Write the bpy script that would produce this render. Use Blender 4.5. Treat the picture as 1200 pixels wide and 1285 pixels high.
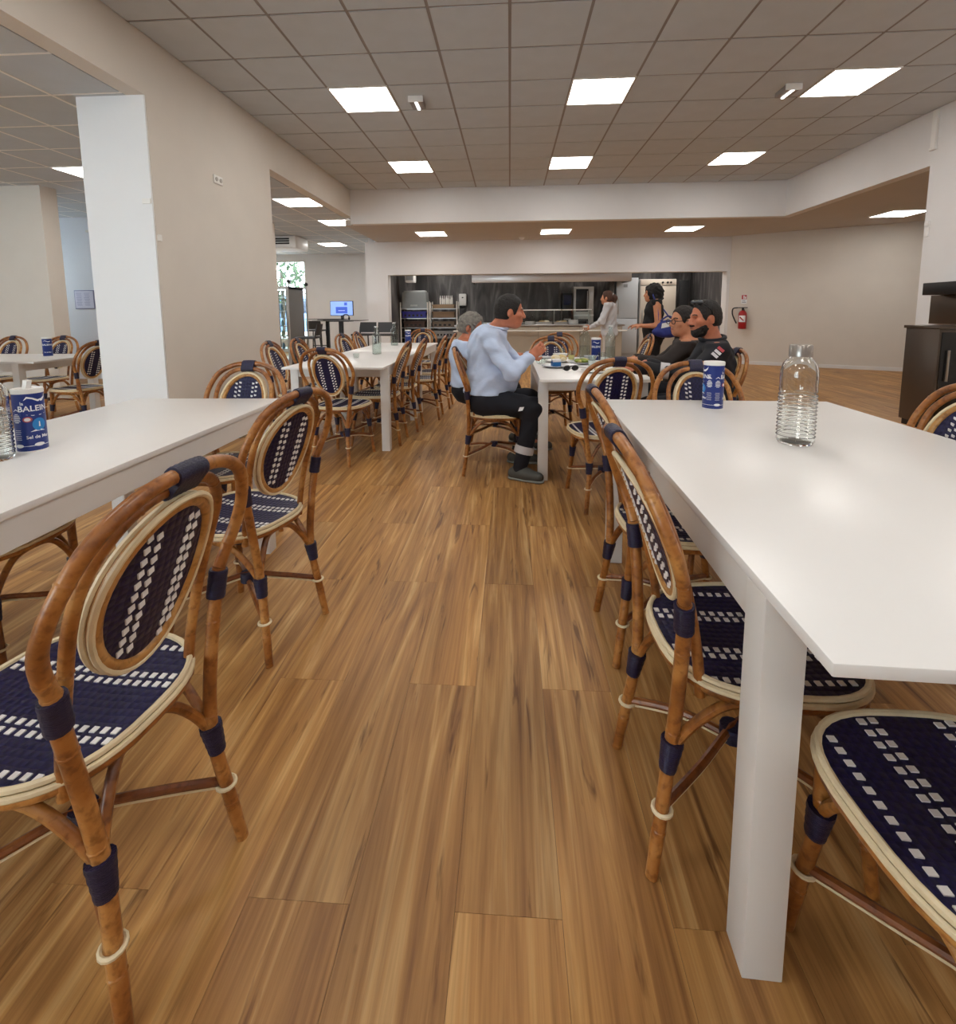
import bpy, bmesh, math, random
import numpy as np
from mathutils import Vector, Matrix

for o in list(bpy.data.objects): bpy.data.objects.remove(o)
scn = bpy.context.scene
COL = scn.collection
PI = math.pi
random.seed(7)

# ------------------------------------------------------------------ camera
F, PX, PY, CH = 616.0, 600.0, 462.0, 1.2          # focal length and principal point in pixels of 1200x1285, eye height
PITCH, YAW, ROLL = math.radians(6.6), math.atan2(40, 616), -0.007
FW = np.array([-math.sin(YAW)*math.cos(PITCH), math.cos(YAW)*math.cos(PITCH), -math.sin(PITCH)])
_rt = np.array([math.cos(YAW), math.sin(YAW), 0.0]); _up = np.cross(_rt, FW)
RT = _rt*math.cos(ROLL) + _up*math.sin(ROLL); UP = -_rt*math.sin(ROLL) + _up*math.cos(ROLL)
CAM = np.array([0, 0, CH])
cd = bpy.data.cameras.new('camera'); cam = bpy.data.objects.new('camera', cd); COL.objects.link(cam)
cd.sensor_fit = 'HORIZONTAL'; cd.sensor_width = 36; cd.lens = 36*F/1200
cd.shift_x = -(PX-600)/1200; cd.shift_y = -(642.5-PY)/1200
cd.clip_start = 0.02; cd.clip_end = 200
M = Matrix(((RT[0], UP[0], -FW[0], 0), (RT[1], UP[1], -FW[1], 0), (RT[2], UP[2], -FW[2], CH), (0, 0, 0, 1)))
cam.matrix_world = M
scn.camera = cam

# ------------------------------------------------------------------ world, exposure
w = bpy.data.worlds.new('sky'); scn.world = w; w.use_nodes = True
bg = w.node_tree.nodes['Background']; bg.inputs[0].default_value = (0.80, 0.90, 1.0, 1); bg.inputs[1].default_value = 9.0
vs = scn.view_settings
vs.view_transform = 'Standard'; vs.look = 'None'; vs.gamma = 1; vs.use_curve_mapping = False; vs.exposure = 0.45
PANEL = 11.0                                        # emission of the ceiling panels

# ------------------------------------------------------------------ pixel helpers
def ray(x, y): return RT*(x-PX)/F - UP*(y-PY)/F + FW
def onz(x, y, z): d = ray(x, y); return CAM + d*((z-CH)/d[2])
def ony(x, y, Y): d = ray(x, y); return CAM + d*(Y/d[1])
def onx(x, y, X): d = ray(x, y); return CAM + d*(X/d[0])

# ------------------------------------------------------------------ materials
def lin(c):
    if isinstance(c, str):
        c = c.lstrip('#'); c = [int(c[i:i+2], 16)/255 for i in (0, 2, 4)]
    return tuple((v/12.92 if v <= .04045 else ((v+.055)/1.055)**2.4) for v in c) + (1.0,)
MATS = {}
def mat(name, col, rough=.5, metal=0, spec=.5, noise=0, nscale=20, bump=0, bscale=80, col2=None, coat=0, sheen=0, emit=None, estr=0, stretch=(1, 1, 1)):
    if name in MATS: return MATS[name]
    m = bpy.data.materials.new(name); m.use_nodes = True; nt = m.node_tree; N = nt.nodes; L = nt.links
    b = N['Principled BSDF']; b.inputs['Base Color'].default_value = lin(col)
    b.inputs['Roughness'].default_value = rough; b.inputs['Metallic'].default_value = metal
    b.inputs['Specular IOR Level'].default_value = spec; b.inputs['Coat Weight'].default_value = coat
    b.inputs['Sheen Weight'].default_value = sheen
    if emit: b.inputs['Emission Color'].default_value = lin(emit); b.inputs['Emission Strength'].default_value = estr
    tc = N.new('ShaderNodeTexCoord'); mp = N.new('ShaderNodeMapping'); mp.inputs['Scale'].default_value = stretch
    L.new(tc.outputs['Object'], mp.inputs[0])
    if noise or col2:
        t = N.new('ShaderNodeTexNoise'); t.inputs['Scale'].default_value = nscale; t.inputs['Detail'].default_value = 4
        L.new(mp.outputs[0], t.inputs['Vector'])
        r = N.new('ShaderNodeValToRGB'); c = lin(col)
        c2 = lin(col2) if col2 else tuple(v*(1-noise) for v in c[:3])+(1,)
        r.color_ramp.elements[0].color = c2; r.color_ramp.elements[1].color = c
        r.color_ramp.elements[0].position = .35; r.color_ramp.elements[1].position = .65
        L.new(t.outputs['Fac'], r.inputs[0]); L.new(r.outputs[0], b.inputs['Base Color'])
    if bump:
        t2 = N.new('ShaderNodeTexNoise'); t2.inputs['Scale'].default_value = bscale; t2.inputs['Detail'].default_value = 3
        L.new(mp.outputs[0], t2.inputs['Vector'])
        bp = N.new('ShaderNodeBump'); bp.inputs['Strength'].default_value = bump; bp.inputs['Distance'].default_value = .01
        L.new(t2.outputs['Fac'], bp.inputs['Height']); L.new(bp.outputs[0], b.inputs['Normal'])
    MATS[name] = m
    return m

def floor_mat(name, island):
    m = bpy.data.materials.new(name); m.use_nodes = True; nt = m.node_tree; N = nt.nodes; L = nt.links
    b = N['Principled BSDF']
    g = N.new('ShaderNodeNewGeometry')
    if island: rnd = g.outputs['Random Per Island']
    else: rnd = N.new('ShaderNodeObjectInfo').outputs['Random']
    cx = N.new('ShaderNodeCombineXYZ')
    for i, k in enumerate((37.1, 91.7, 53.3)):
        q = N.new('ShaderNodeMath'); q.operation = 'MULTIPLY'; q.inputs[1].default_value = k; L.new(rnd, q.inputs[0]); L.new(q.outputs[0], cx.inputs[i])
    def tex(sx, sy, detail, dist=0, rough=.55):
        v = N.new('ShaderNodeVectorMath'); v.operation = 'MULTIPLY'; v.inputs[1].default_value = (sx, sy, 1); L.new(g.outputs['Position'], v.inputs[0])
        a = N.new('ShaderNodeVectorMath'); a.operation = 'ADD'; L.new(v.outputs[0], a.inputs[0]); L.new(cx.outputs[0], a.inputs[1])
        t = N.new('ShaderNodeTexNoise'); t.inputs['Scale'].default_value = 1; t.inputs['Detail'].default_value = detail
        t.inputs['Distortion'].default_value = dist; t.inputs['Roughness'].default_value = rough
        L.new(a.outputs[0], t.inputs['Vector']); return t.outputs['Fac']
    def ramp(src, stops):
        r = N.new('ShaderNodeValToRGB'); e = r.color_ramp.elements
        e[0].position, e[0].color = stops[0][0], stops[0][1]; e[1].position, e[1].color = stops[-1][0], stops[-1][1]
        for p, c in stops[1:-1]: x = e.new(p); x.color = c
        L.new(src, r.inputs[0]); return r.outputs[0]
    def mix(mode, f, a, c):
        x = N.new('ShaderNodeMix'); x.data_type = 'RGBA'; x.blend_type = mode
        if isinstance(f, (int, float)): x.inputs[0].default_value = f
        else: L.new(f, x.inputs[0])
        L.new(a, x.inputs[6])
        if isinstance(c, tuple): x.inputs[7].default_value = c
        else: L.new(c, x.inputs[7])
        return x.outputs[2]
    base = ramp(tex(16, .8, 5, 1.6), [(.26, lin('#855c36')), (.41, lin('#a97b48')), (.55, lin('#be9056')), (.72, lin('#dcb57c'))])
    fine = ramp(tex(150, 3.5, 3), [(.3, (.72, .70, .68, 1)), (.6, (1, 1, 1, 1))])
    c = mix('MULTIPLY', .75, base, fine)
    broad = ramp(tex(2.2, .7, 2, .6), [(.35, (.80, .765, .74, 1)), (.65, (1.10, 1.06, 1.02, 1))])
    c = mix('MULTIPLY', .8, c, broad)
    streak = ramp(tex(30, 2.4, 4, .8, .6), [(.60, (0, 0, 0, 1)), (.70, (1, 1, 1, 1))])
    c = mix('MIX', N_gray(nt, streak, .75), c, lin('#5d381b'))
    tone = ramp(rnd, [(0, (.86, .85, .85, 1)), (.5, (1, 1, 1, 1)), (1, (1.06, 1.03, .98, 1))])
    c = mix('MULTIPLY', 1.0, c, tone)
    L.new(c, b.inputs['Base Color']); b.inputs['Roughness'].default_value = .42; b.inputs['Specular IOR Level'].default_value = .4
    bp = N.new('ShaderNodeBump'); bp.inputs['Strength'].default_value = .08; bp.inputs['Distance'].default_value = .004
    L.new(tex(150, 4, 3), bp.inputs['Height']); L.new(bp.outputs[0], b.inputs['Normal'])
    return m
def N_gray(nt, src, k):
    q = nt.nodes.new('ShaderNodeMath'); q.operation = 'MULTIPLY'; q.inputs[1].default_value = k; nt.links.new(src, q.inputs[0]); return q.outputs[0]

def glass_mat(name, col=(1, 1, 1), thin=True, rough=0.0):
    m = bpy.data.materials.new(name); m.use_nodes = True; nt = m.node_tree; N = nt.nodes; L = nt.links
    out = N['Material Output']
    if thin:
        N.remove(N['Principled BSDF'])
        t = N.new('ShaderNodeBsdfTransparent'); t.inputs[0].default_value = col+(1,)
        gl = N.new('ShaderNodeBsdfGlossy'); gl.inputs['Roughness'].default_value = .03
        lf = N.new('ShaderNodeLayerWeight'); lf.inputs[0].default_value = .5
        pw = N.new('ShaderNodeMath'); pw.operation = 'POWER'; pw.inputs[1].default_value = 3.5; L.new(lf.outputs['Facing'], pw.inputs[0])
        lw = N.new('ShaderNodeMath'); lw.operation = 'MULTIPLY_ADD'; lw.inputs[1].default_value = .55; lw.inputs[2].default_value = .04; L.new(pw.outputs[0], lw.inputs[0])
        mx = N.new('ShaderNodeMixShader'); L.new(lw.outputs[0], mx.inputs[0]); L.new(t.outputs[0], mx.inputs[1]); L.new(gl.outputs[0], mx.inputs[2])
        L.new(mx.outputs[0], out.inputs[0])
    else:
        b = N['Principled BSDF']; b.inputs['Base Color'].default_value = col+(1,); b.inputs['Roughness'].default_value = rough
        b.inputs['Transmission Weight'].default_value = 1; b.inputs['IOR'].default_value = 1.45
    return m

def rattan_mat(name, a, b_, c_):
    m = bpy.data.materials.new(name); m.use_nodes = True; nt = m.node_tree; N = nt.nodes; L = nt.links
    b = N['Principled BSDF']; tc = N.new('ShaderNodeTexCoord')
    n1 = N.new('ShaderNodeTexNoise'); n1.inputs['Scale'].default_value = 9; n1.inputs['Detail'].default_value = 5; L.new(tc.outputs['Object'], n1.inputs['Vector'])
    r = N.new('ShaderNodeValToRGB'); e = r.color_ramp.elements; e[0].position = .3; e[0].color = lin(a); e[1].position = .72; e[1].color = lin(c_); x = e.new(.5); x.color = lin(b_)
    L.new(n1.outputs['Fac'], r.inputs[0])
    n2 = N.new('ShaderNodeTexNoise'); n2.inputs['Scale'].default_value = 60; n2.inputs['Detail'].default_value = 3; L.new(tc.outputs['Object'], n2.inputs['Vector'])
    r2 = N.new('ShaderNodeValToRGB'); r2.color_ramp.elements[0].position = .33; r2.color_ramp.elements[0].color = (.45, .36, .3, 1); r2.color_ramp.elements[1].position = .5
    L.new(n2.outputs['Fac'], r2.inputs[0])
    mx = N.new('ShaderNodeMix'); mx.data_type = 'RGBA'; mx.blend_type = 'MULTIPLY'; mx.inputs[0].default_value = .7
    L.new(r.outputs[0], mx.inputs[6]); L.new(r2.outputs[0], mx.inputs[7]); L.new(mx.outputs[2], b.inputs['Base Color'])
    b.inputs['Roughness'].default_value = .38; b.inputs['Coat Weight'].default_value = .25; b.inputs['Coat Roughness'].default_value = .25
    bp = N.new('ShaderNodeBump'); bp.inputs['Strength'].default_value = .25; bp.inputs['Distance'].default_value = .004
    L.new(n2.outputs['Fac'], bp.inputs['Height']); L.new(bp.outputs[0], b.inputs['Normal'])
    return m

def weave_mat(name, col, col2, sc):
    m = bpy.data.materials.new(name); m.use_nodes = True; nt = m.node_tree; N = nt.nodes; L = nt.links
    b = N['Principled BSDF']; tc = N.new('ShaderNodeTexCoord')
    ck = N.new('ShaderNodeTexChecker'); ck.inputs['Scale'].default_value = sc; L.new(tc.outputs['Object'], ck.inputs['Vector'])
    ck.inputs['Color1'].default_value = lin(col); ck.inputs['Color2'].default_value = lin(col2)
    v = N.new('ShaderNodeTexVoronoi'); v.inputs['Scale'].default_value = sc*.55; v.inputs['Randomness'].default_value = .25; L.new(tc.outputs['Object'], v.inputs['Vector'])
    L.new(ck.outputs['Color'], b.inputs['Base Color'])
    bp = N.new('ShaderNodeBump'); bp.inputs['Strength'].default_value = .8; bp.inputs['Distance'].default_value = .004; bp.invert = True
    L.new(v.outputs['Distance'], bp.inputs['Height']); L.new(bp.outputs[0], b.inputs['Normal'])
    b.inputs['Roughness'].default_value = .42; b.inputs['Specular IOR Level'].default_value = .35
    return m

# ------------------------------------------------------------------ mesh helpers
def catmull(pts, n, closed=False):
    P = [np.array(p, float) for p in pts]; out = []; m = len(P)
    rng = range(m) if closed else range(m-1)
    for i in rng:
        if closed: a, b, c, d = P[(i-1) % m], P[i], P[(i+1) % m], P[(i+2) % m]
        else: a, b, c, d = P[max(i-1, 0)], P[i], P[i+1], P[min(i+2, m-1)]
        for k in range(n):
            t = k/n
            out.append(.5*((2*b)+(-a+c)*t+(2*a-5*b+4*c-d)*t*t+(-a+3*b-3*c+d)*t**3))
    if not closed: out.append(P[-1])
    return out

class G:
    def __init__(s): s.v = []; s.f = []
    def add(s, v, f):
        o = len(s.v); s.v += [tuple(map(float, p)) for p in v]; s.f += [tuple(i+o for i in q) for q in f]; return s
    def box(s, a, b, bev=0):
        (x0, y0, z0), (x1, y1, z1) = a, b
        x0, x1 = min(x0, x1), max(x0, x1); y0, y1 = min(y0, y1), max(y0, y1); z0, z1 = min(z0, z1), max(z0, z1)
        if not bev:
            return s.add([(x0,y0,z0),(x1,y0,z0),(x1,y1,z0),(x0,y1,z0),(x0,y0,z1),(x1,y0,z1),(x1,y1,z1),(x0,y1,z1)],
                     [(3,2,1,0),(4,5,6,7),(0,1,5,4),(1,2,6,5),(2,3,7,6),(3,0,4,7)])
        bm = bmesh.new(); bmesh.ops.create_cube(bm, size=1)
        for v in bm.verts: v.co = Vector((x0+(v.co.x+.5)*(x1-x0), y0+(v.co.y+.5)*(y1-y0), z0+(v.co.z+.5)*(z1-z0)))
        bmesh.ops.bevel(bm, geom=list(bm.edges), offset=bev, segments=2, affect='EDGES', profile=.5)
        return s.bm(bm)
    def bm(s, bm):
        bm.verts.index_update(); s.add([v.co[:] for v in bm.verts], [[v.index for v in f.verts] for f in bm.faces]); bm.free(); return s
    def tube(s, pts, r, sides=8, closed=False, cap=True, radii=None, flat=1.0):
        P = [np.array(p, float) for p in pts]; n = len(P); V = []; up = None
        for i in range(n):
            a = P[(i-1) % n] if (closed or i > 0) else P[i]; b = P[(i+1) % n] if (closed or i < n-1) else P[i]
            t = b-a; t = t/(np.linalg.norm(t)+1e-12)
            if up is None:
                up = np.array([0, 0, 1.]) if abs(t[2]) < .8 else np.array([1., 0, 0])
            up = up-t*(up@t); up = up/(np.linalg.norm(up)+1e-12); sd = np.cross(t, up)
            rr = radii[i] if radii is not None else r
            for k in range(sides):
                a_ = 2*PI*k/sides; V.append(P[i]+(up*math.cos(a_)*flat+sd*math.sin(a_))*rr)
        Fc = []
        for i in range(n if closed else n-1):
            j = (i+1) % n
            for k in range(sides):
                k2 = (k+1) % sides; Fc.append((i*sides+k, i*sides+k2, j*sides+k2, j*sides+k))
        if cap and not closed:
            Fc.append(tuple(range(sides-1, -1, -1))); Fc.append(tuple((n-1)*sides+k for k in range(sides)))
        return s.add(V, Fc)
    def lathe(s, prof, n=24, c=(0, 0, 0), cap=True):
        V = []; Fc = []
        for r, z in prof:
            for k in range(n): V.append((c[0]+r*math.cos(2*PI*k/n), c[1]+r*math.sin(2*PI*k/n), c[2]+z))
        for i in range(len(prof)-1):
            for k in range(n): k2 = (k+1) % n; Fc.append((i*n+k, i*n+k2, (i+1)*n+k2, (i+1)*n+k))
        if cap: Fc.append(tuple(range(n-1, -1, -1))); Fc.append(tuple((len(prof)-1)*n+k for k in range(n)))
        return s.add(V, Fc)
    def ball(s, c, r, n=12, m=8):
        if not hasattr(r, '__len__'): r = (r, r, r)
        V = [(c[0], c[1], c[2]-r[2])]; Fc = []
        for i in range(1, m):
            a = -PI/2+PI*i/m
            for k in range(n): V.append((c[0]+r[0]*math.cos(a)*math.cos(2*PI*k/n), c[1]+r[1]*math.cos(a)*math.sin(2*PI*k/n), c[2]+r[2]*math.sin(a)))
        V.append((c[0], c[1], c[2]+r[2])); L_ = len(V)-1
        for k in range(n):
            k2 = (k+1) % n; Fc.append((0, 1+k2, 1+k))
            for i in range(m-2): Fc.append((1+i*n+k, 1+i*n+k2, 1+(i+1)*n+k2, 1+(i+1)*n+k))
            Fc.append((1+(m-2)*n+k, 1+(m-2)*n+k2, L_))
        return s.add(V, Fc)
    def prism(s, poly, z0, z1):
        n = len(poly)
        return s.add([(x, y, z0) for x, y in poly]+[(x, y, z1) for x, y in poly],
                     [tuple(range(n-1, -1, -1)), tuple(range(n, 2*n))]+[(i, (i+1) % n, n+(i+1) % n, n+i) for i in range(n)])
    def xf(s, Mx): s.v = [tuple(Mx @ Vector(p)) for p in s.v]; return s
    def build(s, name, m, parent=None, smooth=None, **kw):
        me = bpy.data.meshes.new(name); me.from_pydata(s.v, [], s.f); me.update()
        if m: me.materials.append(m)
        if smooth is None:
            try: me.set_sharp_from_angle(angle=math.radians(40)); me.shade_smooth(); me.set_sharp_from_angle(angle=math.radians(40))
            except Exception: pass
        elif smooth: me.shade_smooth()
        o = bpy.data.objects.new(name, me); COL.objects.link(o)
        if parent: o.parent = parent
        for k, v in kw.items(): o[k] = v
        return o

def B(a, b, bev=0): return G().box(a, b, bev)
def inst(name, me, parent=None, loc=(0, 0, 0), rz=0):
    o = bpy.data.objects.new(name, me); COL.objects.link(o); o.location = loc; o.rotation_euler = (0, 0, rz)
    if parent: o.parent = parent
    return o
def thing(name, label, cat, loc=(0, 0, 0), rz=0, group=None):
    o = bpy.data.objects.new(name, None); COL.objects.link(o); o.location = tuple(map(float, loc)); o.rotation_euler = (0, 0, rz)
    o.empty_display_size = .05; o['label'] = label; o['category'] = cat
    if group: o['group'] = group
    return o
def tag(o, label, cat, group=None, kind=None):
    o['label'] = label; o['category'] = cat
    if group: o['group'] = group
    if kind: o['kind'] = kind
    return o
def struct(o, label, cat='structure'): o['kind'] = 'structure'; o['label'] = label; o['category'] = cat; return o
def copy_tree(o, parent=None):
    c = o.copy(); COL.objects.link(c); c.parent = parent
    for ch in o.children: copy_tree(ch, c)
    return c

# ------------------------------------------------------------------ palette
WALL = mat('plaster_beige', '#dfd9d0', .85, noise=.03, nscale=3, bump=.03, bscale=200)
WALLW = mat('plaster_white', '#e8e7e7', .8, noise=.02, nscale=3, bump=.03, bscale=200)
PIERW = mat('gloss_white_panel', '#eef0f2', .35)
TILE = mat('mineral_tile', '#c6ccd1', .95, noise=.04, nscale=5, bump=.05, bscale=300)
GRID = mat('grid_grey', '#8f8784', .6)
GRIDW = mat('grid_white', '#f1eee9', .5)
SOFF = mat('soffit_plaster', '#c6bfb8', .9, noise=.03, nscale=2)
LIGHTM = mat('panel_glow', '#ffffff', .5, emit='#fffaf4', estr=PANEL)
FRAMEW = mat('lamp_frame', '#e8e6e2', .4)
WHITE = mat('table_white', '#efeeec', .30, spec=.5, noise=.012, nscale=4)
WLEG = mat('leg_white', '#e6e3df', .35, noise=.02, nscale=8)
RATTAN = rattan_mat('rattan_honey', '#6e3d18', '#a5682f', '#cd9654')
RATLT = rattan_mat('rattan_pale', '#96632f', '#bd8848', '#d9ae72')
RATDK = rattan_mat('rattan_brown', '#5c2e12', '#82481e', '#a56a35')
CREAM = mat('cream_cane', '#ead9b4', .45, noise=.1, nscale=40)
NAVY = weave_mat('navy_weave', '#131336', '#1d1b47', 110)
NAVYB = mat('navy_binding', '#1a183f', .42, noise=.35, nscale=30, bump=.35, bscale=150, stretch=(1, 1, 5))
WSTR = mat('white_strand', '#e9e7e6', .4)
BLACK = mat('black_plastic', '#101012', .4)
STEEL = mat('steel', '#b9b8b6', .28, metal=1, noise=.05, nscale=6)
STEELD = mat('dark_steel', '#5c5148', .35, metal=.7)
DGREY = mat('dark_grey', '#3b3b3d', .5)
MGREY = mat('mid_grey', '#8a8b8c', .5)
GLASS = glass_mat('clear_glass', (.93, .96, .95))
GLASSB = glass_mat('bottle_glass', (.97, .99, .98), thin=False)
BLUE = mat('salt_blue', '#16307f', .35)
BLUEL = mat('salt_sky', '#2a86cf', .4)
PWHITE = mat('print_white', '#f2f3f6', .5)
PLW = mat('white_plastic', '#f0efec', .4)

# ------------------------------------------------------------------ floor
fl = B((-9.6, -4.2, -.06), (9.6, 15.6, -.004)).build('floor', mat('floor_base', '#4a3422', .8))
struct(fl, 'warm oak plank floor running towards the kitchen', 'floor')
FM, FMS = floor_mat('oak_plank', False), floor_mat('oak_plank_field', True)
PW, PL, gap = .215, 1.2, .0004
pm = B((gap, gap, -.006), (PW-gap, PL-gap, 0)).build('plank', FM).data
bpy.data.objects.remove(bpy.data.objects['plank'])
planks = []
i0, i1 = int((-9.5+.11)/PW), int((9.5+.11)/PW)
for i in range(i0, i1):
    x = -.11+i*PW; off = .85 if i % 2 == 0 else 1.45
    for j in range(-5, 13):
        y = off+j*PL
        if y < -4.1 or y > 14.3: continue
        c = np.array([x+PW/2, y+PL/2, -CH]); dep = c @ FW
        vis = False
        if y+PL > .55:
            for yy in (max(y, .55), y+PL/2, y+PL):
                p = np.array([x+PW/2, yy, -CH]); k = p @ FW
                if k > .1:
                    u = PX+F*(p @ RT)/k; v_ = PY-F*(p @ UP)/k
                    if -60 < u < 1260 and v_ < 1345: vis = True
        planks.append((0 if vis else 1, math.hypot(x+PW/2, y+PL/2), x, y))
planks.sort()
field = G()
for n, (nv, d, x, y) in enumerate(planks):
    if n < 290 and nv == 0: inst('plank', pm, fl, (x, y, 0))
    else: field.box((x+gap, y+gap, -.006), (x+PW-gap, y+PL-gap, 0))
field.build('plank_field', FMS, fl, smooth=False, kind='stuff')

# ------------------------------------------------------------------ walls
ZC, ZL, ZR = 3.4, 2.93, 2.8
struct(B((4.75, -4, 0), (5.05, 6.1, 3.5)).build('wall_right', WALLW), 'white wall on the right behind the dark steel station', 'wall')
struct(B((-3.47, 3.96, 0), (-2.9, 6.0, ZL)).build('wall_left', WALL), 'thick beige wall pier between the two left openings', 'wall')
p = B((-3.475, 3.945, 0), (-2.905, 3.959, ZL)).build('end_panel', PIERW, bpy.data.objects['wall_left'])
struct(B((-3.05, -4, ZL), (-2.9, 9.2, 3.5)).build('trim_1', WALL), 'beige beam over the left openings below the ceiling', 'beam')
struct(B((-2.9, 9.05, ZR), (4.9, 9.2, 3.5)).build('trim_2', WALLW), 'white beam across the room before the kitchen', 'beam')
struct(B((4.75, 6.1, ZR), (4.9, 9.05, 3.5)).build('trim_3', WALLW), 'white beam along the right edge of the tiled ceiling', 'beam')
# kitchen front wall
KY = 11.4
kf = G().box((-3.34, KY, 0), (-2.82, KY+.25, ZR)).box((-2.82, KY, 2.05), (4.82, KY+.25, ZR)).box((4.82, KY, 0), (4.9, KY+.25, ZR))
struct(kf.build('wall_front', WALLW), 'white wall around the kitchen opening', 'wall')
# slanted wall at right
def slab(a, b, th, z0, z1):
    a, b = np.array(a), np.array(b); d = (b-a)/np.linalg.norm(b-a); n = np.array([-d[1], d[0]])*th
    return G().prism([tuple(a), tuple(b), tuple(b+n), tuple(a+n)], z0, z1)
SA, SB = (4.86, 11.35), (9.6, 8.67)
struct(slab(SA, SB, .2, 0, ZR).build('wall_far_right', WALL), 'beige slanted wall beside the kitchen with the fire extinguisher', 'wall')
struct(slab((4.84, 11.33), (9.59, 8.645), .03, 0, .07).build('baseboard_far_right', WALLW), 'pale skirting along the slanted beige wall', 'baseboard')
struct(B((9.4, 6.1, 0), (9.6, 9, ZR)).build('wall_side_right', WALL), 'beige side wall of the right hand alcove', 'wall')
struct(B((5.05, 5.9, 0), (9.6, 6.1, ZR)).build('wall_alcove', WALL), 'beige wall closing the right hand alcove', 'wall')
# left room
struct(B((-9.45, 6.45, 0), (-6.32, 6.70, ZL)).build('wall_left_room', WALL), 'beige wall behind the far left table', 'wall')
struct(B((-9.6, 8.6, 0), (-4.6, 8.75, ZL)).build('wall_recess', mat('cool_white', '#e9ecf4', .6)), 'pale white wall of the recess with the framed notice', 'wall')
struct(G().box((-9.6, -4, 0), (-9.45, 7.2, ZL)).box((-9.6, 7.2, 0), (-9.45, 8.4, 1.5)).box((-9.6, 7.2, 2.3), (-9.45, 8.4, ZL)).box((-9.6, 8.4, 0), (-9.45, 8.75, ZL)).build('wall_far_left', WALL), 'beige outer wall of the left room', 'wall')
struct(B((-4.75, 8.75, 0), (-4.6, 9.6, ZL)).build('wall_recess_side', WALL), 'beige return wall of the recess', 'wall')
# left far room back wall with window
wb = G().box((-6.1, 14.6, 0), (-3.3, 14.8, ZL)).box((-8.6, 14.6, ZL-.16), (-6.1, 14.8, ZL)).box((-8.6, 14.6, 0), (-6.1, 14.8, .35))
struct(wb.build('wall_back_left', WALLW), 'white back wall behind the screen and bar stools', 'wall')
struct(B((-3.34, KY+.25, 0), (-3.2, 14.8, ZL)).build('wall_kitchen_left', WALLW), 'white side wall between kitchen and bar area', 'wall')
struct(B((-8.75, 8.75, 0), (-8.6, 14.8, ZL)).build('wall_bar_left', WALL), 'outer wall of the bar area', 'wall')
# wall behind the camera with two wide windows
wk = G()
def holes(g, y0, y1, x0, x1, z0, z1, hs):
    xs = x0
    for (a, b, c, d) in sorted(hs):
        g.box((xs, y0, z0), (a, y1, z1)); g.box((a, y0, z0), (b, y1, c)); g.box((a, y0, d), (b, y1, z1)); xs = b
    g.box((xs, y0, z0), (x1, y1, z1))
holes(wk, -4.2, -4.0, -9.6, 5.05, 0, 3.5, [(-8.8, -6.4, .6, 2.6), (-5.9, -3.4, .6, 2.6)])
struct(wk.build('wall_back', WALLW), 'wall behind the viewer with two wide windows', 'wall')
for n, (a, b) in enumerate(((-8.8, -6.4), (-5.9, -3.4))):
    fr = G()
    for t in (a, (a+b)/2-.03, b-.06): fr.box((t, -4.15, .6), (t+.06, -4.05, 2.6))
    for t in (.6, 2.54): fr.box((a, -4.15, t), (b, -4.05, t+.06))
    o = fr.build('window_%d' % (n+2), FRAMEW); struct(o, 'wide white framed window behind the viewer, '+('outer one' if n == 0 else 'inner one'), 'window')
    for k in (0, 1):
        B((a+.06+k*(b-a)/2, -4.11, .66), (a+(b-a)/2*(k+1)-.04, -4.10, 2.54)).build('pane', GLASS, o)

wf = G()
for y_ in (7.2, 7.78, 8.35): wf.box((-9.56, y_, 1.5), (-9.5, y_+.05, 2.3))
for z_ in (1.5, 2.25): wf.box((-9.56, 7.2, z_), (-9.5, 8.4, z_+.05))
o = struct(wf.build('window_4', FRAMEW), 'unseen high window added to light the pale recess', 'window')  # unseen opening, added and kept small to set the daylight on the recess
for y_ in (7.25, 7.83): B((-9.535, y_, 1.55), (-9.53, y_+.52, 2.25)).build('pane', GLASS, o)

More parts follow.
